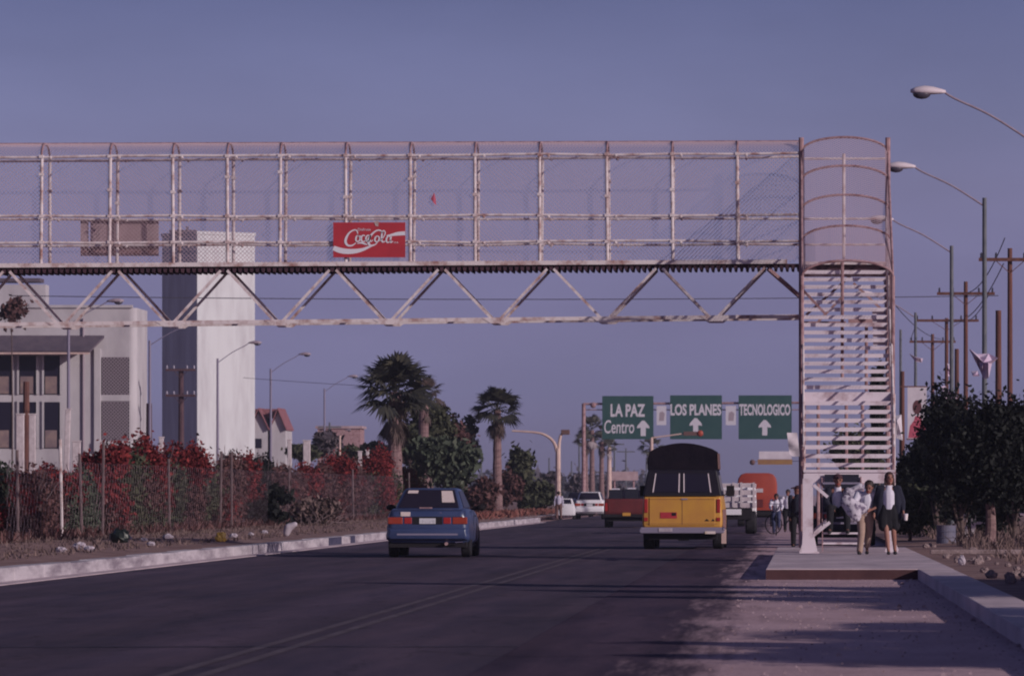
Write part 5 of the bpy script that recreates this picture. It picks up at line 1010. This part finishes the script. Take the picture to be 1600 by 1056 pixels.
# white hatchback, dark car in front of it, cart
YW = 1.25 * F / (811 - VY); wc, v5 = sedan('white_car', 'white estate car with wide tailgate far ahead by the left kerb', PX(921, YW), YW, m_wcar, W=1.52, detail=False, rake=(.06, .3))
MB().box(-.5, -.02, .42, .5, -.001, .5).build('bumper_strip', m_wsh, wc)
dc, _ = sedan('dark_car', 'dark car partly hidden at the left side of the white estate car', PX(903, 296), 296, m_navy, W=1.5, detail=False)
YC = 262.; ct = thing('white_minivan', 'small white vehicle beside the pale shirted person at the left kerb', 'car', (PX(885, YC), YC, .004)); HW3 = .40
MB().loft([sect(0, HW3, .2, .4, .6, .72, .96, .9), sect(.8, HW3, .2, .4, .6, .75, .96, .9), sect(2.2, HW3 * .95, .2, .4, .5, .62, .96, .9)]).build('body', m_wcar, ct, bevel=.02, smooth=True)
v6 = frustum((HW3 * .82, .15, 1.6, .73), (HW3 * .6, .3, 1.2, 1.04)); MB().add(v6, FF).build('cabin', m_wcar, ct, bevel=.02); pane(v6, (0, 1, 5, 4), .1, .9, .15, .85, .01).build('rear_window', m_glassd, ct)
for s_ in (-1, 1):
    for y in (.4, 1.8): wheel(ct, s_ * (HW3 - .06), y, .18, .1, s_)

# white stake truck and orange red box truck
YT = 1.25 * F / (834 - VY); tk = thing('stake_truck', 'white stake bed truck parked on the right with dark double wheels', 'truck', (PX(1149, YT), YT, .006)); s = F / YT
Wt = .64
MB().box(-Wt, 0, .82, Wt, 3.4, .98).build('bed', m_stake, tk, bevel=.01)
mb = MB()
for z0, z1 in ((1.03, 1.16), (1.22, 1.38), (1.46, 1.58)): mb.box(-Wt, -.03, z0, Wt * .98, .02, z1); mb.box(Wt - .03, .05, z0, Wt, 3.3, z1); mb.box(-Wt, .05, z0, -Wt + .03, 3.3, z1)
mb.build('stake_sides', m_stake, tk)
for x in (-Wt + .06, -.1, .15, Wt - .1): MB().box(x, -.06, .85, x + .07, -.032, 1.62).build('stake', m_stake, tk)
MB().box(-.25, -.07, 1.24, -.02, -.061, 1.38).build('sign_plate', m_under, tk)
MB().box(-Wt * .8, .05, .45, Wt * .8, 5.2, .8).build('chassis', m_under, tk); MB().box(-Wt * .95, -.06, .60, Wt * .3, .0, .78).build('tail_board', m_wcar, tk)
MB().loft([sect(3.5, Wt, .5, 1., 1.3, 1.6, .98, .92), sect(4.6, Wt, .5, 1., 1.3, 1.6, .98, .92), sect(5.3, Wt * .95, .5, .8, 1., 1.1, .98, .92)]).build('cab', m_wcar, tk, bevel=.03, smooth=True)
for s_ in (-1, 1):
    for y in (.8, 4.4): wheel(tk, s_ * (Wt - .16), y, .36, .34, s_)
YO = 205.; ot = thing('red_truck', 'orange red box truck with rounded roof beyond the white stake truck', 'truck', (PX(1183, YO), YO, .006)); s = F / YO; Wo = 31 / s; zt = PZ(739, YO)
sec = []
for y, k in ((0, .96), (.12, 1), (3.4, 1), (3.6, .97)):
    a = [(Wo * k, .62), (Wo * k, zt - .42), (Wo * k * .95, zt - .2), (Wo * k * .82, zt - .06), (Wo * k * .6, zt)]; a = a + [(-x, z) for x, z in reversed(a)]; sec.append([(x, y, z) for x, z in a])
MB().loft(sec).build('body', m_org, ot, smooth=True, bevel=.02)
MB().box(-Wo * .9, .1, .35, Wo * .9, 3.9, .6).build('chassis', m_under, ot); MB().box(-Wo * .95, -.05, .42, Wo * .95, .0, .58).build('bumper', m_under, ot)
MB().box(-Wo * .55, -.03, .75, Wo * .3, .0, 1.05).build('tail_panel', m_redt, ot); MB().box(-Wo * .35, -.035, zt - .75, Wo * .3, .0, zt - .6).build('vent', m_stake, ot)
for s_ in (-1, 1):
    MB().box(*sorted((s_ * Wo * .75, s_ * Wo * .9))[:1], -.035, .66, max(s_ * Wo * .75, s_ * Wo * .9), .0, .74).build('tail_light', m_tail, ot)
    for y in (.6, 3.1): wheel(ot, s_ * (Wo - .14), y, .33, .26, s_)
# dark blue car parked behind the stair tower
pc, _ = sedan('navy_car', 'dark navy car parked behind the foot of the stair tower', 1.35, 128, m_navy, W=1.6, detail=True)

# ---------------------------------------------------------------- people
def hand(mb, w, d, s, curl=.5, side=1):
    """five fingers and a thumb from wrist w along direction d"""
    w = Vector(w); d = Vector(d).normalized(); a = Vector((1, 0, 0)) if abs(d.x) < .8 else Vector((0, 0, 1)); u = d.cross(a).normalized(); n = u.cross(d)
    mb.cap(w, w + d * .075 * s, .028 * s, .034 * s, 8); 
    for i, ln in enumerate((.068, .078, .073, .056)):
        b = w + d * .08 * s + u * ((i - 1.5) * .021 * s); m = b + (d + n * curl * .4).normalized() * ln * .55 * s; e = m + (d + n * curl * 1.4).normalized() * ln * .5 * s; mb.cap(b, m, .0105 * s, .0095 * s, 6); mb.cap(m, e, .0095 * s, .008 * s, 6)
    b = w + d * .025 * s + u * .03 * s * side; m = b + (d * .6 + u * side).normalized() * .035 * s; mb.cap(b, m, .012 * s, .011 * s, 6); mb.cap(m, m + d * .03 * s, .011 * s, .009 * s, 6)
def head(mb, c, s, look=(0, -1, 0)):
    """c = centre of the head; nose, brow, chin, ears"""
    c = Vector(c); l = Vector(look).normalized(); r = l.cross(Vector((0, 0, 1))).normalized()
    mb.ball(c + Vector((0, 0, .02 * s)), .092 * s, 14, 10, (.84, .98, 1.12)); mb.ball(c + l * .02 * s - Vector((0, 0, .055 * s)), .062 * s, 12, 8, (.95, 1, .95))
    mb.cap(c + l * .085 * s + Vector((0, 0, .01 * s)), c + l * .104 * s - Vector((0, 0, .018 * s)), .010 * s, .014 * s, 6)
    mb.ball(c + l * .072 * s - Vector((0, 0, .09 * s)), .022 * s, 8, 6)
    for k in (-1, 1): mb.ball(c + r * k * .08 * s, .018 * s, 8, 6, (.6, 1, 1.5))
def face(par, c, s, look):
    c = Vector(c); l = Vector(look).normalized(); r = l.cross(Vector((0, 0, 1))).normalized()
    for k in (-1, 1):
        e = c + l * .082 * s + r * k * .032 * s + Vector((0, 0, .012 * s)); MB().ball(e, .011 * s, 8, 6).build('eye', m_under, par, smooth=True)
        MB().cap(e + Vector((0, 0, .02 * s)) - r * .015 * s + l * .004, e + Vector((0, 0, .021 * s)) + r * .015 * s + l * .004, .005 * s, n=6).build('eyebrow', m_hair, par)
    m = c + l * .093 * s - Vector((0, 0, .052 * s)); MB().cap(m - r * .02 * s, m + r * .02 * s, .007 * s, n=6).build('mouth', m_tailr, par)
def limb(mb, pts, rs, n=10):
    for i in range(len(pts) - 1): mb.cap(pts[i], pts[i + 1], rs[i], rs[i + 1], n)
def person(label, loc, s, J, skin, cloth, hair=('short', m_hair), vox=.011, look=(0, -1, 0), rz=0, group=None):
    """J: joints in a metre-scale frame for a 1.7 m body, facing -y; cloth: list of (part name, material, list of (points, radii))"""
    t = thing('person', label, 'person', loc, rz, group); S_ = lambda p: Vector(p) * s
    mb = MB(); hc = S_(J['head']); head(mb, hc, s * 1.08, look)
    limb(mb, [hc - Vector((0, 0, .05 * s)), S_(J['neck'])], [.052 * s, .058 * s]); ch = S_(J['chest']); pv = S_(J['pelvis'])
    limb(mb, [S_(J['neck']), ch, (ch + pv) / 2, pv], [.06 * s, .125 * s, .115 * s, .13 * s])
    for k in 'LR':
        sh_, elb, wr = S_(J['sh' + k]), S_(J['el' + k]), S_(J['wr' + k]); limb(mb, [ch + Vector((0, 0, .08 * s)), sh_, elb, wr], [.08 * s, .052 * s, .040 * s, .027 * s]); hand(mb, wr, wr - elb, s, .6, 1 if k == 'L' else -1)
        hp, kn, an, to = S_(J['hp' + k]), S_(J['kn' + k]), S_(J['an' + k]), S_(J['to' + k]); limb(mb, [pv, hp, kn, (kn * .7 + an * .3), an, to], [.11 * s, .088 * s, .056 * s, .055 * s, .036 * s, .032 * s])
    b = mb.build('body', skin, t, voxel=vox)
    for nm, mat, chains in cloth:
        mb = MB()
        for pts, rs in chains: limb(mb, [S_(p if not isinstance(p, str) else J[p]) for p in pts], [r * s for r in rs])
        mb.build(nm, mat, t, voxel=vox)
    for k in 'LR':
        an, to = S_(J['an' + k]), S_(J['to' + k]); d = (to - an); d.z = 0; d = d.normalized() if d.length > .01 else Vector((0, -1, 0)); z0 = min(an.z, to.z)
        m2 = MB(); m2.cap(Vector((an.x, an.y, to.z)) - d * .05 * s, to, .042 * s, .040 * s, 8); m2.build('shoe', m_shoe, t, voxel=vox)
    l = Vector(look).normalized(); kind, hm = hair; mb = MB(); up = Vector((0, 0, 1))
    if kind == 'cap':
        mb.ball(hc - l * .01 * s + up * .05 * s, .106 * s, 14, 8, (.92, 1.02, .78)); mb.cap(hc + l * .09 * s + up * .055 * s, hc + l * .16 * s + up * .04 * s, .035 * s, .03 * s, 8); mb.v = [(a, b_, max(c, hc.z + .035 * s)) for a, b_, c in mb.v]; mb.build('cap', hm, t, smooth=True)
        MB().ball(hc - l * .03 * s + up * .02 * s, .098 * s, 12, 8, (.95, .95, .9)).build('hair', m_hair, t, smooth=True)
    else:
        mb.ball(hc - l * .022 * s + up * .045 * s, .108 * s, 14, 9, (.95, 1.0, 1.02))
        if kind == 'long':
            r = l.cross(up).normalized()
            for k in (-1, 1): mb.cap(hc + r * k * .075 * s - l * .02 * s, hc + r * k * .085 * s - up * .11 * s, .04 * s, .035 * s, 8)
            mb.cap(hc - l * .06 * s, hc - l * .07 * s - up * .13 * s, .085 * s, .06 * s, 10)
        elif kind == 'curly':
            rg = random.Random(3)
            for k in range(26): a, e = rg.uniform(0, 6.28), rg.uniform(.2, 1.5); q = Vector((math.cos(a) * math.cos(e), math.sin(a) * math.cos(e), math.sin(e))); mb.ball(hc - l * .025 * s + up * .045 * s + q * .09 * s, .034 * s, 6, 5)
        mb.build('hair', hm, t, voxel=.010, smooth=True)
    face(t, hc, s * 1.08, look)
    return t
BASE = dict(head=(0, 0, 1.585), neck=(0, .01, 1.43), chest=(0, .01, 1.25), pelvis=(0, 0, .95), shL=(.19, .01, 1.38), elL=(.25, .02, 1.10), wrL=(.25, -.05, .85), shR=(-.19, .01, 1.38), elR=(-.25, .02, 1.10), wrR=(-.25, -.05, .85),
            hpL=(.10, 0, .90), knL=(.11, -.02, .49), anL=(.11, .02, .09), toL=(.12, -.13, .045), hpR=(-.10, 0, .90), knR=(-.11, -.02, .49), anR=(-.11, .02, .09), toR=(-.12, -.13, .045))
def J_(**k): d = dict(BASE); d.update(k); return d
# woman in navy jacket, striding towards the camera, cup in her left hand
YWm = (CH - .17) * F / (867 - VY); J = J_(head=(.015, -.03, 1.585), elL=(.29, .03, 1.12), wrL=(.30, -.10, .90), elR=(-.27, .04, 1.12), wrR=(-.30, -.02, .88), knL=(.10, -.04, .49), anL=(.13, .06, .10), toL=(.14, -.08, .045), knR=(-.05, -.12, .50), anR=(-.01, -.22, .10), toR=(-.01, -.36, .045))
sW = (CH + (VY - 739) / (F / YWm) - .17) / 1.70
wm = person('woman in open navy jacket and black skirt walking forward holding a cup', (PX(1389, YWm), YWm + .2, .17), sW, J, m_skin, [
    ('blouse', m_wsh, [(['neck', 'chest', 'pelvis'], [.07, .145, .14])]),
    ('jacket', m_navy, [([(.14, .02, 1.36), (.17, .0, 1.15), (.19, .0, .92), (.21, 0, .80)], [.095, .095, .09, .085]), ([(-.14, .02, 1.36), (-.17, .0, 1.15), (-.19, .0, .92), (-.21, 0, .80)], [.095, .095, .09, .085]), ([(-.12, .09, 1.33), (.12, .09, 1.33)], [.09, .09]), ([(-.15, .09, 1.05), (.15, .09, 1.05)], [.09, .09]), ([(-.15, .08, .85), (.15, .08, .85)], [.09, .09]), (['shL', 'elL', (.298, -.07, .93)], [.078, .062, .045]), (['shR', 'elR', (-.295, -.01, .91)], [.078, .062, .045])]),
    ('skirt', m_black, [([(.07, 0, .98), (.11, -.01, .75), (.13, -.01, .60)], [.12, .125, .11]), ([(-.07, 0, .98), (-.11, -.04, .75), (-.11, -.06, .60)], [.12, .125, .11]), ([(0, 0, .95), (0, -.02, .62)], [.14, .12])])], ('long', m_hairb), look=(.25, -1, .12))
wr = Vector(J['wrL']) * sW; cp = wm.location + wr + Vector((.05, -.06, -.12)) * sW
cup = thing('paper_cup', 'white paper cup in the hand of the woman in the navy jacket', 'cup', tuple(cp)); MB().lathe([(.030, -.05), (.040, .055), (.037, .055), (.028, -.04)], n=16).build('cup', m_cup, cup); MB().lathe([(.042, .055), (.042, .066), (.03, .07)], n=16).build('lid', m_wsh, cup)
# man with a bundle, looking down
YMn = 94.0; sM = .83
J = J_(head=(.08, -.10, 1.44), neck=(.05, -.02, 1.33), chest=(.04, .02, 1.17), pelvis=(.0, .05, .92), shL=(.23, 0, 1.30), elL=(.28, -.10, 1.04), wrL=(.12, -.26, .97), shR=(-.15, 0, 1.30), elR=(-.25, -.16, 1.08), wrR=(-.25, -.36, 1.04), hpR=(-.09, .04, .88), knR=(-.08, -.06, .48), anR=(-.12, -.02, .09), toR=(-.14, -.16, .045), hpL=(.09, .05, .88), knL=(.08, .08, .48), anL=(.04, .30, .14), toL=(.05, .20, .05))
mn = person('youth with dark curly hair and white shirt walking while carrying a cloth bundle', (PX(1352, YMn), YMn + .1, .17), sM, J, m_skin2, [
    ('shirt', m_wsh, [(['neck', 'chest', 'pelvis'], [.075, .155, .145]), ([(.04, .02, 1.25), 'shL', 'elL'], [.1, .085, .06]), ([(.04, .02, 1.25), 'shR', 'elR'], [.1, .085, .06])]),
    ('trousers', m_khaki, [(['pelvis', 'hpL', 'knL', (.045, .27, .2)], [.145, .115, .08, .068]), (['pelvis', 'hpR', 'knR', 'anR'], [.145, .115, .08, .068])])], ('curly', m_hair), look=(-.25, -1, -.35))
c = mn.location; bd = thing('cloth_bundle', 'large white and grey patterned cloth bundle carried by the curly haired youth', 'bundle', (c.x - .20, c.y - .42, .17 + .80)); rg = random.Random(9); mb = MB()
mb.cap((-.14, 0, .16), (.0, 0, .02), .11, .15, 12).cap((0, 0, .02), (.13, .02, .03), .15, .10, 12).cap((.0, -.02, -.02), (.05, -.02, -.14), .13, .07, 10); mb.v = [(a + rg.uniform(-.02, .02), b, c_ + rg.uniform(-.02, .02)) for a, b, c_ in mb.v]
mb.build('cloth', m_bundle, bd, voxel=.016)
# boy sitting on the steps
Yb = 97.95; J = J_(head=(0, -.03, .66), neck=(0, .01, .51), chest=(0, .03, .34), pelvis=(0, .05, .08), shL=(.17, .02, .46), elL=(.24, -.04, .22), wrL=(.14, -.26, .12), shR=(-.17, .02, .46), elR=(-.24, -.04, .22), wrR=(-.14, -.26, .12), hpL=(.09, .02, .07), knL=(.17, -.40, .10), anL=(.18, -.46, -.30), toL=(.19, -.58, -.34), hpR=(-.09, .02, .07), knR=(-.15, -.40, .12), anR=(-.16, -.48, -.30), toR=(-.17, -.60, -.34))
zs = 0.88; bo = person('boy in dark cap and open dark jacket sitting on the lower steps', (PX(1309, Yb), Yb - .12, zs), .95, J, m_skin2, [
    ('shirt', m_wsh, [(['neck', 'chest', 'pelvis'], [.07, .135, .135])]), ('jacket', m_navy, [([(.13, .05, .43), (.16, .04, .12)], [.085, .09]), ([(-.13, .05, .43), (-.16, .04, .12)], [.085, .09]), (['shL', 'elL', 'wrL'], [.075, .062, .045]), (['shR', 'elR', 'wrR'], [.075, .062, .045]), ([(-.1, .1, .4), (.1, .1, .4)], [.08, .08])]),
    ('trousers', m_black, [(['pelvis', 'hpL', 'knL', 'anL'], [.14, .115, .08, .06]), (['pelvis', 'hpR', 'knR', 'anR'], [.14, .115, .08, .06])])], ('cap', m_capm), look=(.1, -1, -.15))
ww = thing('folded_wrap', 'patterned pale clothing heap beside the seated boy on the steps', 'cloth', (PX(1332, Yb), Yb - .3, .66)); mb = MB(); mb.cap((-.08, 0, .62), (.08, 0, .50), .10, .14).cap((.08, 0, .5), (0, 0, .2), .14, .15).cap((-.1, 0, .6), (.14, 0, .72), .07, .08); mb.build('cloth', m_bundle, ww, voxel=.016)
# man in a cap standing behind the left tower leg, side on, looking left
Ys = 122.; J = J_(elL=(.21, -.08, 1.12), wrL=(.16, -.26, 1.0), elR=(-.2, .05, 1.1), wrR=(-.2, -.02, .86))
person('man in dark cap and dark clothes standing beside the left tower leg', (PX(1246, Ys), Ys, .012), (95 / (F / Ys)) / 1.7 * 1.02, J, m_skin2, [
    ('jacket', m_navy, [(['neck', 'chest', 'pelvis'], [.08, .165, .155]), (['shL', 'elL', 'wrL'], [.08, .065, .05]), (['shR', 'elR', 'wrR'], [.08, .065, .05])]), ('trousers', m_black, [(['pelvis', 'hpL', 'knL', 'anL'], [.15, .115, .085, .07]), (['pelvis', 'hpR', 'knR', 'anR'], [.15, .115, .085, .07])])], ('cap', m_capm), look=(-1, -.25, 0), vox=.014)
# farther people
def simple(label, px, Y, hpx, top, bot, z, look, j=None, hair=('short', m_hair), kid=None): return person(label, (PX(px, Y), Y, z), hpx / (F / Y) / 1.7, j or BASE, m_skin2, [('shirt', top, [(['neck', 'chest', 'pelvis'], [.08, .165, .15]), (['shL', 'elL', 'wrL'], [.075, .06, .04]), (['shR', 'elR', 'wrR'], [.075, .06, .04])]), ('trousers', bot, [(['pelvis', 'hpL', 'knL', 'anL'], [.15, .115, .085, .065]), (['pelvis', 'hpR', 'knR', 'anR'], [.15, .115, .085, .065])])], hair, vox=.02, look=look)
simple('person in pale lilac shirt and brown trousers standing at the far left kerb', 873, 258, 44, m_lsh, m_brown, .004, (.3, 1, 0), J_(knL=(.12, .02, .49), anL=(.13, .12, .10), toL=(.13, .25, .045), knR=(-.11, .05, .49), anR=(-.11, -.1, .10), toR=(-.11, .04, .045)))
cyc = J_(head=(0, -.12, 1.52), chest=(0, .02, 1.2), pelvis=(0, .12, .95), wrL=(.2, -.42, 1.02), elL=(.25, -.18, 1.12), wrR=(-.2, -.42, 1.02), elR=(-.25, -.18, 1.12), hpL=(.09, .1, .92), hpR=(-.09, .1, .92), knL=(.1, -.22, .68), anL=(.1, -.05, .30), toL=(.1, -.18, .25), knR=(-.1, -.12, .5), anR=(-.1, .02, .10), toR=(-.1, -.1, .05))
Yc = 160.
cy = simple('cyclist in white shirt and blue trousers beside the orange red truck', 1213, Yc, 66, m_wsh, m_denim, .02, (0, -1, 0), cyc)
def bicycle(px, Y, rz, label):
    t = thing('bicycle', label, 'bicycle', (PX(px, Y), Y, .012), rz, 'bicycles on the right shoulder'); r = .31
    for y in (-.5, .5):
        mb = MB()
        for i in range(24): a, b = 6.2832 * i / 24, 6.2832 * (i + 1) / 24; mb.tube((0, y + r * math.cos(a), r + r * math.sin(a)), (0, y + r * math.cos(b), r + r * math.sin(b)), .018, n=5)
        w_ = mb.build('wheel', m_tyre, t); sp_b = MB()
        for i in range(8): a = 6.2832 * i / 8; sp_b.tube((0, y, r), (0, y + r * math.cos(a), r + r * math.sin(a)), .004, n=3)
        sp_b.build('spokes', m_chrome, w_)
    bb = (0, .05, .28); seat = (0, .2, .78); hd_ = (0, -.36, .78)
    MB().tube(bb, seat, .016).tube(bb, hd_, .018).tube(seat, hd_, .016).tube(bb, (0, .5, r), .012).tube(seat, (0, .5, r), .012).tube(hd_, (0, -.5, r), .014).tube(hd_, (0, -.34, .92), .014).build('frame', m_navy, t)
    MB().tube((-.26, -.3, .95), (.26, -.3, .95), .012).tube((0, -.34, .92), (0, -.3, .95), .012).build('handlebar', m_chrome, t); MB().ball((0, .2, .84), .1, sc=(.6, 1.2, .4)).tube((0, .2, .76), (0, .2, .83), .013).build('saddle', m_under, t); return t
bicycle(1213, Yc - .02, 0, 'bicycle ridden by the cyclist in the white shirt')
simple('person in white shirt and dark trousers on the shoulder left of the capped man', 1231, 172, 66, m_wsh, m_black, .012, (-.4, -1, 0))
bicycle(1229, 165, R(55), 'bicycle leaning beside the person left of the capped man')
# thin dark red-brown strip on the slab's front face
o = MB().box(-.31, 76.786, .006, 1.95, 76.797, .155).build('slab_front_strip', M('dark_red_brown_strip', (.055, .022, .028), (.085, .035, .04), scale=3)); tag(o, kind='structure')
# bare twigs at the tower foot
rg = random.Random(44)
t = thing('bare_shrub', 'leafless twiggy shrub at the foot of the sunlit tower face', 'bush', (PX(375, 330), 330, .17)); mb = MB()
for k in range(26):
    a = rg.uniform(-1, 1); p0 = (a * .5, 0, 1.2); p1 = (a * 1.5 + rg.gauss(0, .3), rg.uniform(-.5, .5), rg.uniform(2.4, 3.4)); p2 = (p1[0] + rg.gauss(0, .5), p1[1], p1[2] + rg.uniform(.2, 1.0)); mb.path([(a * .2, 0, 0), p0, p1, p2], .05, 4, .015)
mb.build('branches', m_stem, t)
